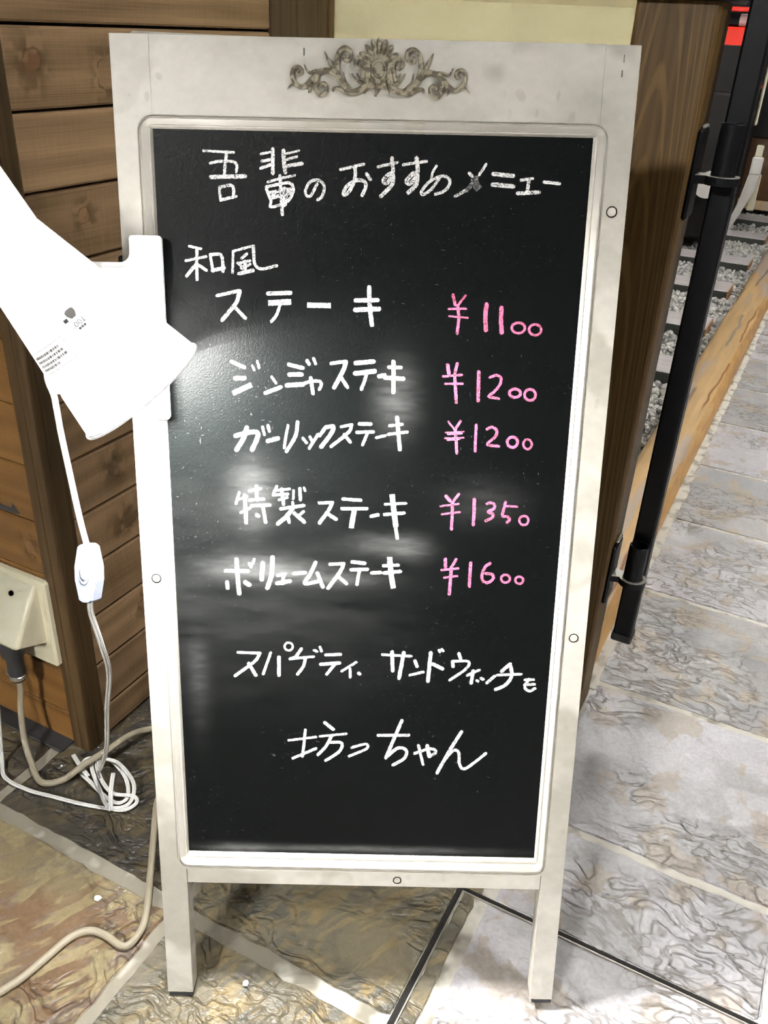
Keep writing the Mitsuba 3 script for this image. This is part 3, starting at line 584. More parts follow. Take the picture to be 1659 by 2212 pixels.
  ('menu', 'w', [(np.float64(2.5),[82.9,395.0,103.8,394.7]),(np.float64(2.9),[103.4,394.7,98.1,386.0,79.5,370.8]),(np.float64(3.3),[92.6,383.8,99.1,371.9]),(np.float64(2.6),[113.4,395.3,106.1,373.5]),(np.float64(3.3),[121.0,391.1,120.9,372.4]),(np.float64(2.0),[130.9,406.0,132.7,405.1,133.8,403.4,133.9,401.4,133.0,399.5,131.4,398.3,129.4,398.2,127.6,399.1,126.6,400.8,126.5,402.9,127.5,404.8,129.2,405.9,131.2,405.9]),(np.float64(2.9),[142.0,400.0,136.5,391.9,131.5,389.4]),(np.float64(2.5),[132.8,389.8,153.4,392.3]),(np.float64(2.9),[145.6,390.1,143.7,382.0,138.2,373.8]),(np.float64(2.5),[153.8,399.0,156.5,397.7]),(np.float64(2.5),[159.2,402.3,160.7,398.0]),(np.float64(2.9),[164.7,394.3,178.3,395.2]),(np.float64(3.3),[160.1,384.6,177.5,386.4]),(np.float64(2.9),[172.9,384.7,165.6,374.5]),(np.float64(2.4),[193.3,387.6,179.7,378.0]),(np.float64(2.7),[187.6,380.4,187.6,372.0]),(np.float64(3.3),[195.7,376.2,196.6,375.4]),(np.float64(2.5),[217.4,395.8,244.3,394.8]),(np.float64(3.6),[226.4,398.7,227.4,379.6]),(np.float64(3.6),[237.3,398.2,233.5,372.0]),(np.float64(3.3),[248.1,389.9,250.1,384.5]),(np.float64(2.6),[243.5,375.3,256.1,379.0]),(np.float64(3.6),[262.4,398.8,260.7,369.6]),(np.float64(3.6),[265.0,387.3,273.9,382.7]),(np.float64(2.5),[269.9,401.7,270.9,400.0]),(np.float64(2.5),[272.6,402.6,273.9,401.0]),(np.float64(3.3),[288.6,398.4,290.2,394.1]),(np.float64(3.3),[283.1,390.3,283.7,385.3]),(np.float64(2.6),[284.0,390.7,298.0,390.5,295.3,382.6,281.2,371.1]),(np.float64(2.6),[308.5,382.3,297.4,376.4]),(np.float64(3.3),[302.7,381.1,301.5,368.6]),(np.float64(2.6),[306.5,371.3,307.8,370.5]),(np.float64(2.9),[310.4,373.8,312.3,372.7]),(np.float64(2.9),[323.1,376.2,316.1,368.9]),(np.float64(3.3),[336.9,389.0,329.2,381.3]),(np.float64(2.6),[325.4,377.4,347.6,378.8]),(np.float64(3.3),[337.6,386.6,339.0,376.5,333.7,367.3,324.8,362.4]),(np.float64(2.6),[351.7,373.0,359.9,373.4]),(np.float64(2.6),[351.6,367.9,361.1,368.7]),(np.float64(2.8),[355.3,373.9,352.1,365.7,356.5,361.5,361.8,364.5])]),
  ('signature', 'w', [(np.float64(2.4),[129.2,303.6,155.5,307.7]),(np.float64(2.8),[145.2,315.2,143.8,299.3,142.2,286.5]),(np.float64(2.8),[133.1,284.1,155.4,295.3]),(np.float64(3.4),[163.9,323.4,171.9,316.5]),(np.float64(2.4),[159.2,308.6,184.5,311.9]),(np.float64(3.0),[170.5,309.5,164.9,297.7,157.3,288.5]),(np.float64(3.0),[169.5,302.5,179.9,301.9,178.0,292.7,164.9,282.3]),(np.float64(2.6),[189.9,297.2,203.4,301.2,204.0,296.1,187.5,287.6]),(np.float64(3.0),[215.0,311.0,244.4,311.9]),(np.float64(3.4),[237.4,327.3,230.4,307.8,223.0,286.7]),(np.float64(3.2),[224.3,288.4,234.4,297.7,242.4,295.3,240.8,286.7,230.2,278.9]),(np.float64(3.0),[250.6,292.3,265.5,297.6,271.2,294.3,265.2,289.0]),(np.float64(2.8),[254.1,300.9,259.1,280.2]),(np.float64(3.8),[262.5,300.7,264.8,289.4]),(np.float64(3.4),[294.7,316.7,284.3,296.3,273.1,271.3]),(np.float64(3.0),[278.3,283.3,287.2,295.9,292.9,294.4,294.4,281.5,299.4,276.3,310.3,285.1,319.3,293.9])]),
  ('price', 'p', [(np.float64(2.5),[269.1,722.0,271.2,714.0]),(np.float64(1.9),[279.5,721.9,273.3,713.4]),(np.float64(2.5),[273.3,713.7,274.6,703.6,273.9,691.0]),(np.float64(1.8),[265.8,710.7,280.2,711.2]),(np.float64(1.5),[266.7,704.8,282.1,703.8]),(np.float64(3.6),[297.1,714.9,296.7,704.7,297.7,694.2]),(np.float64(3.5),[309.6,712.5,309.8,703.0,311.0,692.4]),(np.float64(2.1),[325.3,700.7,327.9,699.8,329.6,698.0,330.0,695.8,328.8,693.7,326.5,692.5,323.7,692.3,321.1,693.3,319.5,695.2,319.2,697.4,320.5,699.3,322.9,700.5,325.7,700.6]),(np.float64(2.1),[339.2,699.6,341.6,698.7,343.2,696.8,343.6,694.5,342.6,692.4,340.4,691.1,337.8,691.0,335.4,692.0,333.9,693.9,333.7,696.2,334.8,698.2,337.0,699.4,339.6,699.5])]),
  ('price', 'p', [(np.float64(3.2),[267.1,664.5,268.3,657.8]),(np.float64(2.5),[275.1,666.0,273.3,657.2]),(np.float64(2.7),[273.3,657.2,274.3,646.6,275.8,633.1]),(np.float64(2.0),[263.5,654.9,279.4,656.6]),(np.float64(2.0),[265.9,648.7,280.4,649.2]),(np.float64(3.0),[293.7,659.4,293.9,647.0,294.3,634.9]),(np.float64(2.4),[303.2,655.0,308.4,656.9,312.4,654.9,312.2,649.6,307.8,643.1,303.1,638.8,311.7,637.1]),(np.float64(2.4),[325.8,645.6,328.1,644.8,329.6,643.3,329.9,641.4,328.9,639.7,326.9,638.7,324.5,638.5,322.2,639.4,320.8,640.9,320.6,642.8,321.7,644.4,323.8,645.4,326.2,645.5]),(np.float64(2.3),[338.6,645.5,340.9,644.5,342.5,642.5,342.8,640.1,341.9,637.8,339.9,636.4,337.4,636.3,335.2,637.4,333.7,639.4,333.5,641.9,334.6,644.1,336.6,645.4,339.1,645.4])]),
  ('price', 'p', [(np.float64(1.7),[269.6,616.3,275.0,609.9]),(np.float64(2.3),[280.1,616.9,275.8,609.9]),(np.float64(2.7),[275.8,609.9,277.1,599.7,278.1,589.0]),(np.float64(1.2),[267.6,606.8,283.4,608.0]),(np.float64(2.0),[269.8,605.6,281.7,606.5]),(np.float64(1.4),[267.4,601.8,283.3,602.6]),(np.float64(2.0),[269.8,600.4,279.7,601.6]),(np.float64(2.5),[293.7,614.0,293.7,603.7,293.9,591.2]),(np.float64(2.5),[303.1,610.5,307.3,612.3,311.5,609.6,310.7,604.1,304.2,597.3,314.1,595.7]),(np.float64(2.5),[326.3,604.1,328.5,603.2,329.9,601.2,330.2,598.9,329.3,596.7,327.4,595.3,325.1,595.2,322.9,596.2,321.6,598.2,321.4,600.6,322.4,602.7,324.3,604.0,326.7,604.1]),(np.float64(2.0),[339.3,602.3,341.0,601.4,342.2,599.6,342.5,597.3,341.8,595.3,340.3,594.0,338.4,593.9,336.7,594.9,335.5,596.8,335.3,599.0,336.1,601.0,337.7,602.2,339.6,602.2])]),
  ('price', 'p', [(np.float64(3.1),[270.5,549.8,273.9,545.9]),(np.float64(2.4),[281.6,552.2,276.4,544.6]),(np.float64(2.8),[276.2,544.8,276.5,534.3,276.4,519.7]),(np.float64(1.8),[265.9,540.7,281.7,543.2]),(np.float64(1.8),[267.4,533.3,283.3,535.7]),(np.float64(3.0),[295.4,547.6,295.8,536.6,295.7,524.2]),(np.float64(2.5),[306.8,543.7,310.0,544.9,313.6,543.1,313.0,539.4,308.1,536.4,312.4,534.5,311.9,531.1,306.5,528.0]),(np.float64(2.5),[323.0,545.5,321.9,539.0,321.2,533.1,325.6,532.3,327.6,529.5,325.4,527.0]),(np.float64(2.0),[323.8,542.1,333.6,541.7]),(np.float64(2.1),[340.7,533.4,342.7,532.5,344.0,530.7,344.3,528.5,343.5,526.5,341.8,525.2,339.7,525.1,337.8,526.1,336.5,527.9,336.3,530.1,337.2,532.1,339.0,533.2,341.1,533.3])]),
  ('price', 'p', [(np.float64(3.0),[272.2,491.2,272.6,484.1]),(np.float64(2.5),[282.0,491.4,277.8,483.3]),(np.float64(3.0),[277.9,483.3,277.5,469.7,277.1,457.7]),(np.float64(2.2),[269.1,480.8,284.2,482.7]),(np.float64(2.1),[271.9,473.5,283.6,475.4]),(np.float64(2.9),[295.2,488.3,294.9,476.6,295.0,465.6]),(np.float64(2.7),[312.6,488.2,308.5,484.6,305.9,476.8,307.2,471.1,311.8,469.7,316.3,473.9,314.7,477.8,309.2,478.3]),(np.float64(2.2),[327.8,477.5,329.7,476.7,331.0,475.1,331.3,473.1,330.5,471.4,328.8,470.2,326.7,470.1,324.8,471.0,323.6,472.6,323.4,474.6,324.3,476.3,326.0,477.4,328.1,477.4]),(np.float64(2.2),[340.2,476.0,341.9,475.3,343.1,473.8,343.3,472.0,342.6,470.3,341.1,469.3,339.3,469.2,337.6,470.0,336.5,471.5,336.4,473.3,337.2,475.0,338.7,475.9,340.5,476.0])]),
]
# ---------------------------------------------------------------- the menu sign
sn_ = 'menu_sign'
WID, HGT = 0.4035, 0.909
BU0, BU1, BV0, BV1, BD = 0.0282, 0.3738, 0.1762, 0.8436, 0.0068     # the board behind the moulding
OFFS = (0.0104, 0.0104, 0.0158, 0.0092)                              # width of the moulding: left, right, bottom, top
def opening(t, r):
    """Rounded outline of the opening, t = 0 at the board, 1 at the moulding's outer edge."""
    b = sg.box(BU0 - OFFS[0] * t, BV0 - OFFS[2] * t, BU1 + OFFS[1] * t, BV1 + OFFS[3] * t)
    return b if r <= 0 else b.buffer(-r).buffer(r, quad_segs=6)
hole = opening(1.0, 0.0125)
THK = 0.020
def timber(poly, name, label=None, depth=THK, c=0.0004):
    """A painted board cut to the outline, its front arris eased."""
    body = extrude(poly, depth - c, -depth)
    top = poly.buffer(-c * 0.7)
    cap = extrude(top, c, -c)
    k = put(name, moved(join(body, cap), SIGN), 'whitewash', sn_)
    if label: labels.setdefault(k, {})['label'] = label
    return k
LW, RW = 0.0263, 0.0225
stile_l = so.unary_union([sg.box(0, 0.006, LW, 0.16), sg.box(0, 0.15, 0.0300, HGT)]).difference(hole).difference(sg.box(LW, 0.1440, 0.1, 0.1599))
timber(stile_l.buffer(0), 'stile')
stile_r = so.unary_union([sg.box(WID - RW, 0.006, WID, 0.16), sg.box(0.3765, 0.15, WID, HGT - 0.0006)]).difference(hole).difference(sg.box(0.3, 0.1440, WID - RW, 0.1599))
timber(stile_r.buffer(0), 'stile')
timber(sg.box(0.03005, 0.82, 0.37645, HGT - 0.0002).difference(hole), 'top_rail')
timber(sg.box(LW + 0.0003, 0.1437, WID - RW - 0.0003, 0.19).difference(hole).difference(sg.box(0, 0.1605, LW + 0.004, 0.3)).difference(sg.box(WID - RW - 0.004, 0.1605, 1, 0.3)).buffer(0), 'bottom_rail')
# moulding: rings of the profile, outer edge to board
PROF = [(1.0, -0.0003, 0.0125), (0.985, -0.0016, 0.0122), (0.90, -0.0018, 0.0112), (0.84, -0.0002, 0.0105), (0.72, 0.0004, 0.0088), (0.56, -0.0008, 0.0062), (0.40, -0.0026, 0.0042), (0.30, -0.0036, 0.003), (0.27, -0.0032, 0.0026), (0.16, -0.0036, 0.0014), (0.06, -0.0052, 0.0006), (0.0, -0.0070, 0.0002)]
def ring_pts(t, r, w, nc=7):
    x0, y0, x1, y1 = BU0 - OFFS[0] * t, BV0 - OFFS[2] * t, BU1 + OFFS[1] * t, BV1 + OFFS[3] * t
    out = []
    for cx_, cy_, a0 in ((x1 - r, y1 - r, 0), (x0 + r, y1 - r, 90), (x0 + r, y0 + r, 180), (x1 - r, y0 + r, 270)):
        for k in range(nc):
            a = math.radians(a0 + 90 * k / (nc - 1))
            out.append((cx_ + r * math.cos(a), cy_ + r * math.sin(a), w))
    return out
RV = [ring_pts(t, r, w) for t, w, r in PROF]
n_ = len(RV[0]); RF = []
for i in range(len(RV) - 1):
    for j in range(n_):
        a, b = i * n_ + j, i * n_ + (j + 1) % n_
        RF += [[a, b, b + n_], [a, b + n_, a + n_]]
mm = trimesh.Trimesh(np.array(RV).reshape(-1, 3), RF, process=False)
if (mm.face_normals[:, 2] * mm.area_faces).sum() < 0: mm.invert()
k = put('moulding', moved(mm, SIGN), 'whitewash_ring', sn_, smooth=24); labels.setdefault(k, {})['label'] = 'rounded moulding round the board'
k = put('chalkboard', moved(cbox(BU0 - 0.004, BU1 + 0.004, BV0 - 0.004, BV1 + 0.004, -0.013, -BD, 0.0003), SIGN), 'chalkboard_paint', sn_)
labels.setdefault(k, {})['label'] = 'black chalkboard panel'
for (u0, u1) in ((0.0006, LW - 0.0006), (WID - RW + 0.0006, WID - 0.0006)):
    put('foot_pad', moved(cbox(u0 + 0.001, u1, 0.0000, 0.0062, -0.019, -0.001, 0.0008), SIGN), 'black_rubber', sn_)
# screw plugs
for (u, v) in ((0.3918, 0.7888), (0.3921, 0.4199), (0.0128, 0.4696)):
    rg = ring_pipe(0, 0, -0.001, 0.0004, 0.0046, 0.0037); rg.apply_translation([u, v, 0])
    pk = put('screw_plug', moved(join(lathe([(0, -0.0005), (0.0037, -0.0005), (0.0036, 0.0003), (0, 0.0004)], 24)), SIGN @ trimesh.transformations.translation_matrix([u, v, 0])), 'whitewash', sn_, smooth=40)
    put('plug_ring', moved(rg, SIGN), 'plug_ring', pk)
dent = lathe([(0, -0.0006), (0.0030, -0.0006), (0.0036, 0.0004), (0.0042, 0.0002), (0.0042, -0.0006)], 20)
put('knot_plug', moved(dent, SIGN @ trimesh.transformations.translation_matrix([0.2372, 0.1515, 0])), 'whitewash', sn_, smooth=40)
for u, v, du, dv in ((0.3910, 0.8990, 0.0003, 0.0028), (0.3903, 0.8885, 0.0005, 0.0024), (0.1478, 0.8990, 0.0005, 0.0026)):
    put('nail_mark', moved(cbox(u - du, u + du, v - dv, v + dv, -0.001, 0.00015, 0.0001), SIGN), 'plug_ring', sn_)
# rear leg frame of the A-frame
RA = math.radians(10.0)
back_dir = _z * math.cos(RA) - _n * math.sin(RA)
bw = np.cross(_h, back_dir)
REAR = frame_matrix(on_sign(0.004, HGT + 0.0032, -THK - 0.001), _h, back_dir, bw)
rl = REAR[2, 3] / math.cos(RA) - 0.004
RW_ = WID - 0.008
for poly, nm in ((sg.box(0.012, -rl, 0.037, -0.06), 'rear_leg'), (sg.box(RW_ - 0.037, -rl, RW_ - 0.012, -0.06), 'rear_leg'), (sg.box(0.004, -0.06, RW_ - 0.004, 0.0), 'rear_top_rail'), (sg.box(0.037, -rl + 0.18, RW_ - 0.037, -rl + 0.215), 'rear_stretcher')):
    put(nm, moved(extrude(poly, 0.018, -0.018), REAR), 'whitewash', sn_)
for u in (0.05, WID - 0.05):
    put('hinge', moved(cbox(u - 0.012, u + 0.012, HGT - 0.012, HGT + 0.0012, -THK - 0.004, -THK + 0.006, 0.0008), SIGN), 'worn_metal', sn_)
tag(sn_, 'white washed wooden A-frame menu sign with a black chalkboard and carved ornament', 'sign')

# carved ornament on the top rail: coordinates from its centre, in units of 0.097 mm
OC = (0.2047, 0.8863)
OS = 9.75e-5
def oc(pts, mir=False, hz=0.0):
    return np.array([(OC[0] + (-(x - 825) if mir else (x - 825)) * OS, OC[1] - (y - 275) * OS, hz) for x, y in pts])
CURL = [
    ([(735, 190), (742, 300), (715, 385), (650, 422), (590, 408), (530, 350), (470, 290), (400, 278), (335, 312), (275, 375), (215, 396), (165, 365), (148, 305), (168, 262), (205, 258), (222, 285), (208, 306), (190, 298)], 25, 13),
    ([(600, 405), (560, 385), (512, 320), (497, 235), (512, 155), (555, 115), (598, 133), (608, 180), (583, 206), (552, 192), (558, 165)], 22, 14),
    ([(690, 345), (716, 270), (712, 208), (682, 180), (652, 196), (646, 236), (668, 254), (690, 238)], 20, 13),
    ([(510, 310), (468, 262), (432, 205), (402, 138)], 25, 4),
    ([(520, 330), (492, 285), (455, 225), (440, 190)], 12, 3),
    ([(410, 276), (335, 282), (275, 292), (243, 238)], 18, 5),
    ([(345, 315), (328, 365), (338, 425), (372, 452), (410, 430), (417, 385), (388, 366), (360, 392)], 21, 13),
    ([(225, 395), (160, 380), (125, 398), (108, 418)], 13, 3),
    ([(300, 375), (288, 405), (278, 440)], 17, 5),
    ([(660, 425), (590, 432), (525, 402), (478, 400), (466, 425)], 21, 7),
    ([(705, 370), (650, 338), (615, 292)], 15, 4),
    ([(715, 340), (672, 318), (655, 290)], 11, 4),
    ([(610, 400), (565, 340), (550, 280)], 9, 3)]
parts = []
for mir in (False, True):
    for pts, r0, r1 in CURL:
        p = spline(pts, 6)
        rr = np.linspace(r0, r1, len(p)) * OS
        q = oc(p, mir); q[:, 2] = rr * 0.75 + 0.0004
        if mir: q[:, 1] += 0.0004 * np.sin(q[:, 0] * 400)
        parts.append(tube(q, rr, 10))
for x, y, a, L in ((712, 165, -62, 46), (752, 132, -38, 56), (788, 108, -18, 62), (825, 100, 0, 66), (862, 108, 18, 62), (898, 132, 38, 56), (938, 168, 62, 46)):
    e = trimesh.creation.icosphere(subdivisions=2); e.apply_scale([20 * OS, L * OS, 26 * OS])
    e.apply_transform(trimesh.transformations.rotation_matrix(math.radians(-a), [0, 0, 1]))
    q = oc([(x, y)])[0]; e.apply_translation([q[0], q[1], 0.0012]); parts.append(e)
fan = extrude(sg.Polygon([(oc([pt])[0][0], oc([pt])[0][1]) for pt in [(770, 340), (735, 200), (760, 140), (825, 120), (890, 140), (915, 200), (880, 340), (895, 400), (755, 400)]]), 0.0022); parts.append(fan)
for pts, r0, r1 in (([(780, 330), (745, 385), (708, 436)], 22, 8), ([(825, 340), (815, 400), (800, 455)], 26, 8), ([(870, 330), (885, 390), (908, 436)], 22, 8)):
    p = oc(spline(pts, 5)); rr = np.linspace(r0, r1, len(p)) * OS; p[:, 2] = rr * 0.8; parts.append(tube(p, rr, 10))
om = put('ornament', moved(join(*parts), SIGN), 'antique_paint', sn_, smooth=50); labels.setdefault(om, {})['label'] = 'carved acanthus scroll ornament'
ang = np.linspace(0, 2 * PI, 41)[:-1]
ringp = np.array([(OC[0] + 55 * OS * math.cos(a), OC[1] + 5 * OS + 68 * OS * math.sin(a), 0.0030) for a in np.append(ang, ang[:1])])
dome = trimesh.creation.icosphere(subdivisions=3); dome.apply_scale([46 * OS, 60 * OS, 0.0016]); dome.apply_translation([OC[0], OC[1] + 5 * OS, 0.0026])
put('medallion', moved(join(tube(ringp, 9 * OS, 8), dome), SIGN), 'antique_paint', om, smooth=50)

# chalk lettering: every stroke (width, points) in millimetres on the board
def chalk_mesh(strokes, seed, thick=0.00035):
    rng = np.random.default_rng(seed)
    polys = []
    for w, pts in strokes:
        p = spline(np.array(pts).reshape(-1, 2), 7)
        g = sg.LineString(p).buffer(max(w, 0.8) * 0.5, cap_style='round' if w < 4.2 else 'flat', quad_segs=3)
        L = g.exterior.length; n = max(10, int(L / 0.55))
        q = np.array([g.exterior.interpolate(i * L / n).coords[0] for i in range(n)])
        q += rng.normal(0, 0.11, q.shape)
        holes = [h.coords for h in g.interiors]
        polys.append(sg.Polygon(q, holes).buffer(0))
    u = so.unary_union(polys)
    m = extrude(u, thick * 1000)
    m.vertices = m.vertices * 0.001
    m.vertices[:, 2] -= BD + 0.00012
    return m
WORDS = iter(['handwritten white chalk heading at the top', 'half wiped chalk letter in the heading', 'first white chalk dish name under the heading', 'second white chalk dish name', 'third white chalk dish name', 'fourth white chalk dish name', 'fifth white chalk dish name', 'white chalk line about spaghetti and sandwiches', 'white chalk shop name at the bottom', 'pink chalk price 1100 yen', 'pink chalk price 1200 yen, upper', 'pink chalk price 1200 yen, lower', 'pink chalk price 1350 yen', 'pink chalk price 1600 yen'])
for i, (nm, col, st) in enumerate(LINES):
    k = put('chalk_lettering', moved(chalk_mesh(st, 30 + i), SIGN), {'w': 'chalk_white', 'p': 'chalk_pink', 'f': 'chalk_faint'}[col], sn_)
    labels.setdefault(k, {})['label'] = next(WORDS)

# ---------------------------------------------------------------- clip lamp on the left stile
LO, LN = np.array([0.0301, 0.649, 0.072]), np.array([-0.0490, 0.7541, 0.1035])
o_w, n_w = on_sign(*LO), on_sign(*LN)
axis = (n_w - o_w); LL = np.linalg.norm(axis); axis /= LL           # from the mouth back to the neck
LM = along(axis, o_w, SU)
cl = 'clip_lamp'
R0, R1, TK = 0.0542, 0.0262, 0.0012
S1 = 0.0385                                   # the shade ends here; the reflector bulb stands out of it
RS = R0 + (R1 + 0.0012 - R0) * S1 / LL
shade_prof = [(RS - 0.0004, S1 + 0.0004), (RS, S1), (RS + 0.0004, S1 + 0.0004), (R1 + 0.0012, LL - 0.0005)]
k = put('lamp_shade', moved(lathe(shade_prof, 72), LM), 'shade_plastic', cl, smooth=40); labels.setdefault(k, {})['label'] = 'white translucent conical lamp shade'
put('socket_housing', moved(lathe([(0.0272, LL - 0.0003), (0.0276, LL + 0.002), (0.0345, LL + 0.055), (0.033, LL + 0.062), (0.02, LL + 0.068), (0, LL + 0.069)], 56), LM), 'shade_plastic', cl, smooth=40)
RB = RS - TK - 0.0012
bulb = put('bulb', moved(lathe([(R0 - 0.0002, 0.0016), (R0 - 0.0014, 0.0018), (RB + 0.0022, S1 - 0.004), (RB, S1 + 0.001), (RB - 0.006, S1 + 0.012), (0.014, LL - 0.030), (0.013, LL + 0.018), (0.0, LL + 0.018)], 64), LM), 'white_plastic', cl, smooth=40)
k = put('bulb_rim', moved(lathe([(R0, 0.0), (R0 + 0.0002, 0.0006), (R0 - 0.0002, 0.0014), (R0 - 0.0020, 0.0030), (0.0480, 0.0170), (0.0475, 0.0165), (R0 - 0.0030, 0.0010), (R0 - 0.0018, 0.0), (R0, 0.0)], 64), LM), 'white_plastic', cl, smooth=40)
scene[bulb]['emitter'] = {'type': 'area', 'radiance': rgb(LAMP_SIDE, LAMP_SIDE * 0.985, LAMP_SIDE * 0.95)}
labels.setdefault(bulb, {})['label'] = 'lit white reflector bulb'
face = put('bulb_face', moved(lathe([(0, 0.0128), (0.03, 0.0132), (0.0478, 0.0150), (0.0474, 0.0160), (0, 0.0160)], 64), LM), 'white_plastic', cl, smooth=40)
scene[face]['emitter'] = {'type': 'area', 'radiance': rgb(LAMP_RADIANCE, LAMP_RADIANCE * 0.985, LAMP_RADIANCE * 0.95)}
labels.setdefault(face, {})['label'] = 'glowing front of the bulb'
_bx, _by = LM[:3, 0], LM[:3, 1]
for i in range(9):
    rr0, aa = (0.0, 0.0) if i == 0 else (0.035, 2 * PI * i / 8)
    q = o_w - axis * 0.0015 + (_bx * math.cos(aa) + _by * math.sin(aa)) * rr0 + axis * 0.012
    scene[f'lamp_beam_{i:03d}'] = {'type': 'spot', 'to_world': T().look_at(origin=q.tolist(), target=(q - axis).tolist(), up=SV.tolist()), 'cutoff_angle': 80.0, 'beam_width': 30.0,
                                   'intensity': rgb(LAMP_BEAM / 9, LAMP_BEAM * 0.985 / 9, LAMP_BEAM * 0.95 / 9)}
# clip: front jaw plate with a handle to the left, rear jaw, ball joint
jaw = so.unary_union([sg.box(0.0075, 0.615, 0.0335, 0.7635), sg.box(-0.034, 0.690, 0.0335, 0.7425)])
fil = sg.box(-0.0005, 0.7425, 0.0075, 0.7505).difference(sg.Point(-0.0005, 0.7505).buffer(0.008, quad_segs=8))
jaw = so.unary_union([jaw.buffer(-0.003).buffer(0.003, quad_segs=5), fil])
cm = join(extrude(jaw, 0.0045, 0.0012), extrude(jaw.buffer(-0.0006), 0.0007, 0.0056))
put('front_jaw', moved(cm, SIGN), 'white_plastic', cl, smooth=30)
lip = jaw.buffer(-0.0042); lip = lip.difference(lip.buffer(-0.0012))
put('front_jaw_rib', moved(extrude(lip, 0.0012, 0.0058), SIGN), 'white_plastic', cl)
put('rear_jaw', moved(cbox(-0.034, 0.026, 0.655, 0.738, -0.031, -0.0265, 0.002), SIGN), 'white_plastic', cl)
put('rubber_pad', moved(cbox(-0.010, 0.024, 0.735, 0.7475, -0.0262, -0.0205, 0.0015), SIGN), 'black_rubber', cl)
put('clip_spring', moved(tube(np.array([(-0.012 + 0.0, 0.69 + 0.02 * t, 0.0) + np.array([0.006 * math.cos(t * 40), 0, 0.006 * math.sin(t * 40) - 0.012]) for t in np.linspace(0, 1, 90)]), 0.0009, 6), SIGN), 'steel', cl, smooth=True)
put('clip_hinge', moved(cbox(-0.030, -0.006, 0.700, 0.728, -0.027, 0.0018, 0.002), SIGN), 'white_plastic', cl)
j0, j1 = np.array([-0.014, 0.716, 0.006]), LO + (LN - LO) * 0.80
jd = j1 - j0
put('ball_joint_arm', moved(tube(spline([j0, j0 + jd * 0.5, j0 + jd * (1 - R1 / np.linalg.norm(jd) * 0.9)], 5), 0.009, 16), SIGN), 'white_plastic', cl, smooth=40)
# print on the shade
def on_shade(s, a, lift=0.00025):
    """A point of the shade: s metres from the mouth, a metres round from the side that faces the viewer."""
    r = R0 + 0.0006 + (R1 + 0.0006 - R0) * s / LL + lift
    return r, s, a / r
toward = EYE - o_w; toward = toward - axis * (toward @ axis); toward /= np.linalg.norm(toward)
side = np.cross(axis, toward)
def wrap(mesh, s0, a0, ca=1.0):
    """A flat print (x, y in metres, y towards the mouth) laid on the cone."""
    m = mesh.copy(); out = []
    for x, y, z in m.vertices:
        r, s, th = on_shade(s0 - y, a0 + x, 0.0002 + z)
        out.append(o_w + axis * s + (toward * math.cos(th) + side * math.sin(th)) * r)
    m.vertices = np.array(out); m.fix_normals(); return m
lab = []
def bar(x0, x1, y0, y1, h=0.0001): 
    m = trimesh.creation.box(extents=[x1 - x0, y1 - y0, h]); m = m.subdivide(); m = m.subdivide(); m.apply_translation([(x0 + x1) / 2, (y0 + y1) / 2, h / 2]); return m
def outline(w, h, t):
    return join(bar(-w / 2, w / 2, h / 2 - t, h / 2), bar(-w / 2, w / 2, -h / 2, -h / 2 + t), bar(-w / 2, -w / 2 + t, -h / 2, h / 2), bar(w / 2 - t, w / 2, -h / 2, h / 2))
PRINT_A, PRINT_B = (0.062, -0.036), (0.068, 0.000)
rr_ = np.random.default_rng(3)
rows = [outline(0.040, 0.0165, 0.0003)]
for r_, yy in enumerate((0.0050, 0.0020, -0.0012, -0.0044)):
    x = -0.017
    while x < (0.014 if r_ else 0.004):
        wd = rr_.uniform(0.0008, 0.0026); rows.append(bar(x, x + wd, yy - 0.0009, yy + 0.0009)); x += wd + 0.0006
k = put('rating_label', wrap(join(*rows), PRINT_A[0], PRINT_A[1]), 'print_pale', cl)
labels.setdefault(k, {})['label'] = 'small printed rating label'
txt = meshkit.text_mesh('100', 0.0034, 0.0001); txt.apply_translation([-txt.bounds[1][0] / 2 - 0.001, 0, 0])
tw = meshkit.text_mesh('W', 0.0018, 0.0001); tw.apply_translation([0.0032, 0, 0])
def spin(m): m = m.copy(); m.vertices[:, :2] *= -1; return m
icon = extrude(sg.Polygon([(-0.0018, 0.006), (-0.0035, 0.009), (-0.0035, 0.0115), (-0.002, 0.0125), (0.002, 0.0125), (0.0035, 0.0115), (0.0035, 0.009), (0.0018, 0.006)]), 0.0001)
small = join(bar(-0.003, -0.0015, -0.0025, -0.001), bar(-0.0011, 0.0006, -0.0025, -0.001), bar(0.001, 0.0028, -0.0025, -0.001), bar(0.0045, 0.0075, 0.006, 0.0085))
k = put('wattage_print', wrap(spin(join(txt, tw, small)), PRINT_B[0], PRINT_B[1]), 'print_gray', cl); labels.setdefault(k, {})['label'] = 'printed maximum wattage 100 W'
put('bulb_symbol', wrap(spin(icon), PRINT_B[0], PRINT_B[1]), 'print_pale', cl)
tag(cl, 'white clip-on lamp clamped to the left stile of the menu sign, switched on', 'lamp')

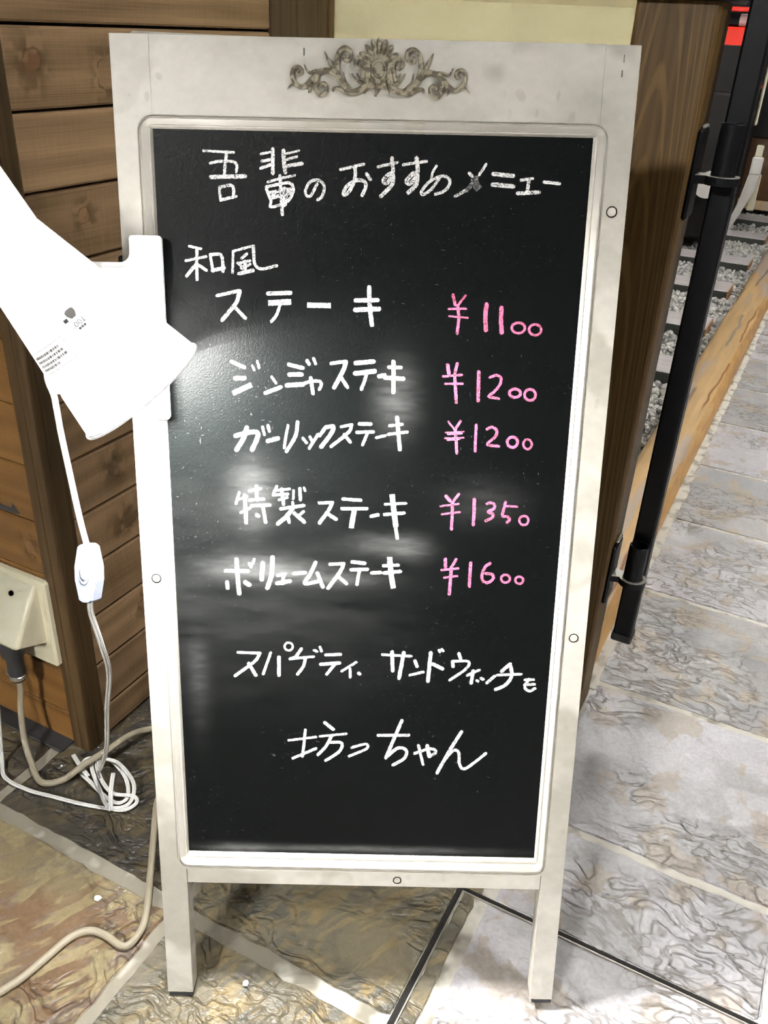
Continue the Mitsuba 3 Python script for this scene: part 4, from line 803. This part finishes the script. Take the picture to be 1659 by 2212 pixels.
# ---------------------------------------------------------------- lamp cord with its in-line switch
cord_a = [(-0.548, 0.520, 0.655), (-0.5555, 0.4831, 0.6368), (-0.5490, 0.4790, 0.6135), (-0.5422, 0.4740, 0.5870), (-0.5335, 0.4690, 0.5528), (-0.5275, 0.4673, 0.5088), (-0.5230, 0.4670, 0.4810)]
SWP = (np.array([-0.5215, 0.4668, 0.4790]), np.array([-0.5120, 0.4523, 0.4400]))
cord_b = [(-0.5120, 0.4523, 0.4390), (-0.5150, 0.4530, 0.4200), (-0.5200, 0.4637, 0.3754), (-0.5350, 0.4817, 0.3200), (-0.5650, 0.4990, 0.2450), (-0.6000, 0.5210, 0.1530), (-0.6380, 0.5420, 0.0840), (-0.6750, 0.5680, 0.0350)]
cd = 'lamp_cord'
def twin(path, w=0.0056, h=0.0030):
    p = spline(path, 10)
    t = np.gradient(p, axis=0); t /= np.linalg.norm(t, axis=1, keepdims=True)
    look_ = EYE - p; s = np.cross(t, look_); s /= np.linalg.norm(s, axis=1, keepdims=True)
    up = np.tile([0, 0, 1.0], (len(p), 1)); lying = np.cross(t, up)
    s = np.where((np.abs(t[:, 2]) > 0.5)[:, None], s, lying / (np.linalg.norm(lying, axis=1, keepdims=True) + 1e-9))
    return join(tube(p + s * w * 0.23, h / 2, 8), tube(p - s * w * 0.23, h / 2, 8))
put('upper_cord', twin(cord_a), 'cord_white', cd, smooth=True)
# bundle on the floor and the run to the wall socket
z1 = 0.003
coil = [(-0.6750, 0.5680, 0.0350), (-0.700, 0.590, 0.020), (-0.722, 0.589, 0.010), (-0.716, 0.572, 0.006), (-0.690, 0.564, 0.006), (-0.655, 0.556, 0.004), (-0.636, 0.557, 0.004), (-0.633, 0.571, 0.004), (-0.655, 0.592, 0.007), (-0.690, 0.604, 0.010), (-0.712, 0.596, 0.013), (-0.700, 0.578, 0.014), (-0.668, 0.558, 0.010), (-0.645, 0.546, 0.006), (-0.628, 0.552, 0.005), (-0.624, 0.568, 0.005), (-0.640, 0.590, 0.009), (-0.678, 0.602, 0.015), (-0.700, 0.590, 0.018), (-0.680, 0.572, 0.014), (-0.650, 0.562, 0.010), (-0.626, 0.574, 0.006), (-0.616, 0.568, 0.004), (-0.622, 0.552, 0.004), (-0.645, 0.543, z1), (-0.677, 0.533, z1), (-0.720, 0.523, z1), (-0.7537, 0.5159, z1), (-0.795, 0.516, z1), (-0.822, 0.535, 0.008), (-0.832, 0.550, 0.060), (-0.834, 0.562, 0.130), (-0.835, 0.574, 0.195)]
put('lower_cord', twin(cord_b + coil[1:]), 'cord_white', cd, smooth=True)
put('coil_tie', twin([(-0.742, 0.586, 0.010), (-0.715, 0.572, 0.017), (-0.700, 0.570, 0.006)], 0.006, 0.0034), 'cord_white', cd, smooth=True)
put('coil_end', twin([(-0.668, 0.584, 0.016), (-0.652, 0.562, 0.014), (-0.634, 0.541, 0.006)], 0.006, 0.0034), 'cord_white', cd, smooth=True)
sd_ = SWP[1] - SWP[0]; sl = np.linalg.norm(sd_); sd_ /= sl
lookv = EYE - SWP[0]; lookv -= sd_ * (lookv @ sd_); lookv /= np.linalg.norm(lookv)
sidev = np.cross(lookv, sd_)
facev = lookv * 0.80 - sidev * 0.60; facev /= np.linalg.norm(facev)
SWM = frame_matrix((SWP[0] + SWP[1]) / 2, np.cross(sd_, facev), sd_, facev)
hs = [(-0.0062, -0.0235), (-0.0030, -0.0255), (0.0030, -0.0255), (0.0062, -0.0235), (0.0100, -0.006), (0.0100, 0.006), (0.0062, 0.0235), (0.0030, 0.0255), (-0.0030, 0.0255), (-0.0062, 0.0235), (-0.0100, 0.006), (-0.0100, -0.006)]
hp = sg.Polygon(hs).buffer(0.001, quad_segs=3)
body = join(extrude(hp, 0.0125, -0.00625), extrude(hp.buffer(-0.0010), 0.0013, 0.00625), extrude(hp.buffer(-0.001), 0.0013, -0.00755))
sb = put('inline_switch', moved(body, SWM), 'switch_plastic', cd, smooth=25); labels.setdefault(sb, {})['label'] = 'white in-line rocker switch'
rk = trimesh.creation.icosphere(subdivisions=3); rk.apply_scale([0.0042, 0.0078, 0.0026]); rk.apply_translation([0, -0.002, 0.0074])
put('rocker', moved(rk, SWM), 'white_plastic', sb, smooth=True)
put('rocker_bezel', moved(extrude(sg.Point(0, 0).buffer(0.0055, quad_segs=10).difference(sg.Point(0, 0).buffer(0.0047, quad_segs=10)), 0.0010, 0.0074), SWM @ np.diag([1, 1.7, 1, 1])), 'switch_plastic', sb)
tag(cd, 'white lamp cord hanging from the lamp and bundled in a loop on the floor', 'cord')

# ---------------------------------------------------------------- wall socket with a rain hood on the partition's front face
ws = 'wall_socket'
yb = PY + 0.004
ox1 = -0.7575
plate = cbox(-0.872, ox1, yb - 0.0125, yb, 0.1470, 0.2790, 0.003)
put('mounting_plate', plate, 'outlet_plastic', ws)
hx0_, hx1_, hz0, hz1 = -0.866, -0.7690, 0.1850, 0.2745
def hood(inset, lip_=0.0):
    """Sloping hood: shallow at the top, deep at the bottom, open below."""
    pts = []
    x0, x1 = hx0_ + inset, hx1_ - inset
    for z, y in ((hz1 - inset, yb - 0.0165 + inset), (hz1 - 0.009 - inset, yb - 0.0215 + inset), (0.2050, yb - 0.0590 + inset), (0.2022, yb - 0.0585 + inset)):
        for sx, xx in ((1, x0), (-1, x1)):
            pts += [(xx + sx * 0.006, y, z), (xx + sx * 0.0018, y + 0.0018, z), (xx, y + 0.006, z)]
    for z in (hz0, hz1 - inset):
        for xx in (x0, x1): pts.append((xx, yb - 0.0124, z))
    return trimesh.convex.convex_hull(np.array(pts))
hd = hood(0.0)
hole_ = hood(0.0022); hole_.apply_translation([0, 0, -0.005])
try:
    hd = trimesh.boolean.difference([hd, hole_], engine='manifold')
except Exception:
    pass
k = put('rain_hood', hd, 'outlet_plastic', ws, smooth=28); labels.setdefault(k, {})['label'] = 'cream sloping rain hood, open below'
sc = lathe([(0, -0.0004), (0.0020, -0.0004), (0.0024, 0.0006), (0.0032, 0.0008), (0.0034, 0), (0.0034, -0.001)], 20)
put('screw_hole', moved(sc, along(np.array([0, -0.93, 0.37]), np.array([-0.8000, yb - 0.0270, hz1 - 0.0145]))), 'outlet_dark', ws, smooth=40)
tag(ws, 'cream outdoor wall socket cover low on the plank partition', 'socket')
pl = 'cable_plug'
PLX, PLY = -0.810, 0.5770
def at_plug(m): return moved(m, trimesh.transformations.translation_matrix([PLX, PLY, 0]))
put('body', at_plug(lathe([(0, 0.131), (0.0095, 0.131), (0.0108, 0.133), (0.0108, 0.158), (0.0150, 0.166), (0.0150, 0.192), (0, 0.192)], 32)), 'black_rubber', pl, smooth=40)
put('hose_clamp', ring_pipe(PLX, PLY, 0.1262, 0.1318, 0.0112, 0.0070), 'steel', pl, smooth=40)
eye = trimesh.creation.torus(0.0042, 0.0010, major_sections=20, minor_sections=8)
eye.apply_transform(trimesh.transformations.rotation_matrix(PI / 2, [1, 0, 0])); eye.apply_translation([PLX - 0.0150, PLY - 0.003, 0.1290])
put('clamp_ear', eye, 'steel', pl, smooth=True)
put('boot', ring_pipe(PLX, PLY, 0.1215, 0.1268, 0.0085, 0.0043), 'black_rubber', pl, smooth=40)
tag(pl, 'black plug with a steel hose clamp plugged in under the socket hood', 'plug')
pcab = [(PLX, PLY, 0.134), (PLX - 0.001, PLY, 0.105), (-0.814, 0.573, 0.070), (-0.806, 0.563, 0.028), (-0.782, 0.549, 0.008), (-0.748, 0.533, 0.0052), (-0.722, 0.546, 0.010), (-0.704, 0.572, 0.026), (-0.690, 0.600, 0.034), (-0.690, 0.640, 0.026), (-0.688, 0.672, 0.012), (-0.672, 0.690, 0.006), (-0.640, 0.688, 0.0052), (-0.612, 0.650, 0.0052), (-0.597, 0.590, 0.0052), (-0.5643, 0.5425, 0.0052), (-0.5316, 0.4986, 0.0052), (-0.5021, 0.458, 0.0052), (-0.4885, 0.4323, 0.0052), (-0.4904, 0.4083, 0.0052), (-0.5202, 0.4081, 0.0052), (-0.539, 0.4027, 0.0052), (-0.5501, 0.3862, 0.0052), (-0.5549, 0.3574, 0.0052), (-0.5595, 0.3298, 0.0052), (-0.5674, 0.3065, 0.0052), (-0.60, 0.22, 0.0052), (-0.70, 0.05, 0.0052)]
put('power_cable', tube(spline(pcab, 10), 0.0042, 12), 'cord_beige', smooth=True)
tag('power_cable', 'thick beige power cable running from the plug behind the sign leg', 'cable')

# crumbs on the floor
for i, (x, y, s) in enumerate(((-0.352, 0.4405, 0.0034), (-0.5605, 0.4405, 0.0042), (-0.7495, 0.570, 0.0016))):
    cr = trimesh.creation.icosphere(subdivisions=2); cr.vertices *= (0.7 + 0.6 * meshkit.noise(cr.vertices * 2.2 + i * 5))[:, None] * s; cr.vertices[:, 2] *= 0.6
    cr.apply_translation([x, y, s * 0.40])
    k = put('crumb', cr, 'white_paint', smooth=True)
    tag(k, ['white crumb on the tile just right of the left sign foot', 'pale crumb on the rusty tile left of the sign foot', 'tiny pale crumb on the dark tile by the cord bundle'][i], 'crumb')

# ---------------------------------------------------------------- ceiling and its luminaires
put('ceiling', cbox(-3.0, 3.2, -4.2, 7.2, CEILING_Z + 0.03, CEILING_Z + 0.08, 0.002), 'ceiling_paint'); tag('ceiling', kind='structure', label='ceiling')
for i, (x, y, CZ, hw, hl, rad) in enumerate(CEILING_LIGHTS):
    c = numbered('ceiling_light')
    outer = sg.box(x - hw - 0.02, y - hl - 0.02, x + hw + 0.02, y + hl + 0.02).difference(sg.box(x - hw, y - hl, x + hw, y + hl))
    put('frame', extrude(outer, 0.04, CZ - 0.01), 'white_paint', c)
    k = put('diffuser', cbox(x - hw + 0.001, x + hw - 0.001, y - hl + 0.001, y + hl - 0.001, CZ, CZ + 0.02, 0.001), 'white_paint', c)
    put('back_plate', cbox(x - hw - 0.02, x + hw + 0.02, y - hl - 0.02, y + hl + 0.02, CZ + 0.0305, CZ + 0.036, 0.001), 'white_paint', c)
    if CZ < CEILING_Z: put('hanging_rod', cbox(x - 0.006, x + 0.006, y - 0.006, y + 0.006, CZ + 0.036, CEILING_Z + 0.031, 0.001), 'black_metal', c)
    scene[k]['emitter'] = {'type': 'area', 'radiance': rgb(rad, rad * 0.985, rad * 0.95)}
    tag(c, ['square ceiling light panel far to the right of the sign, above the open floor', 'brightest square ceiling light panel, behind the viewer', 'square ceiling light panel above the gray tiles beside the log', 'square ceiling light panel above the gravel bed'][i], 'ceiling light', 'ceiling light panels')
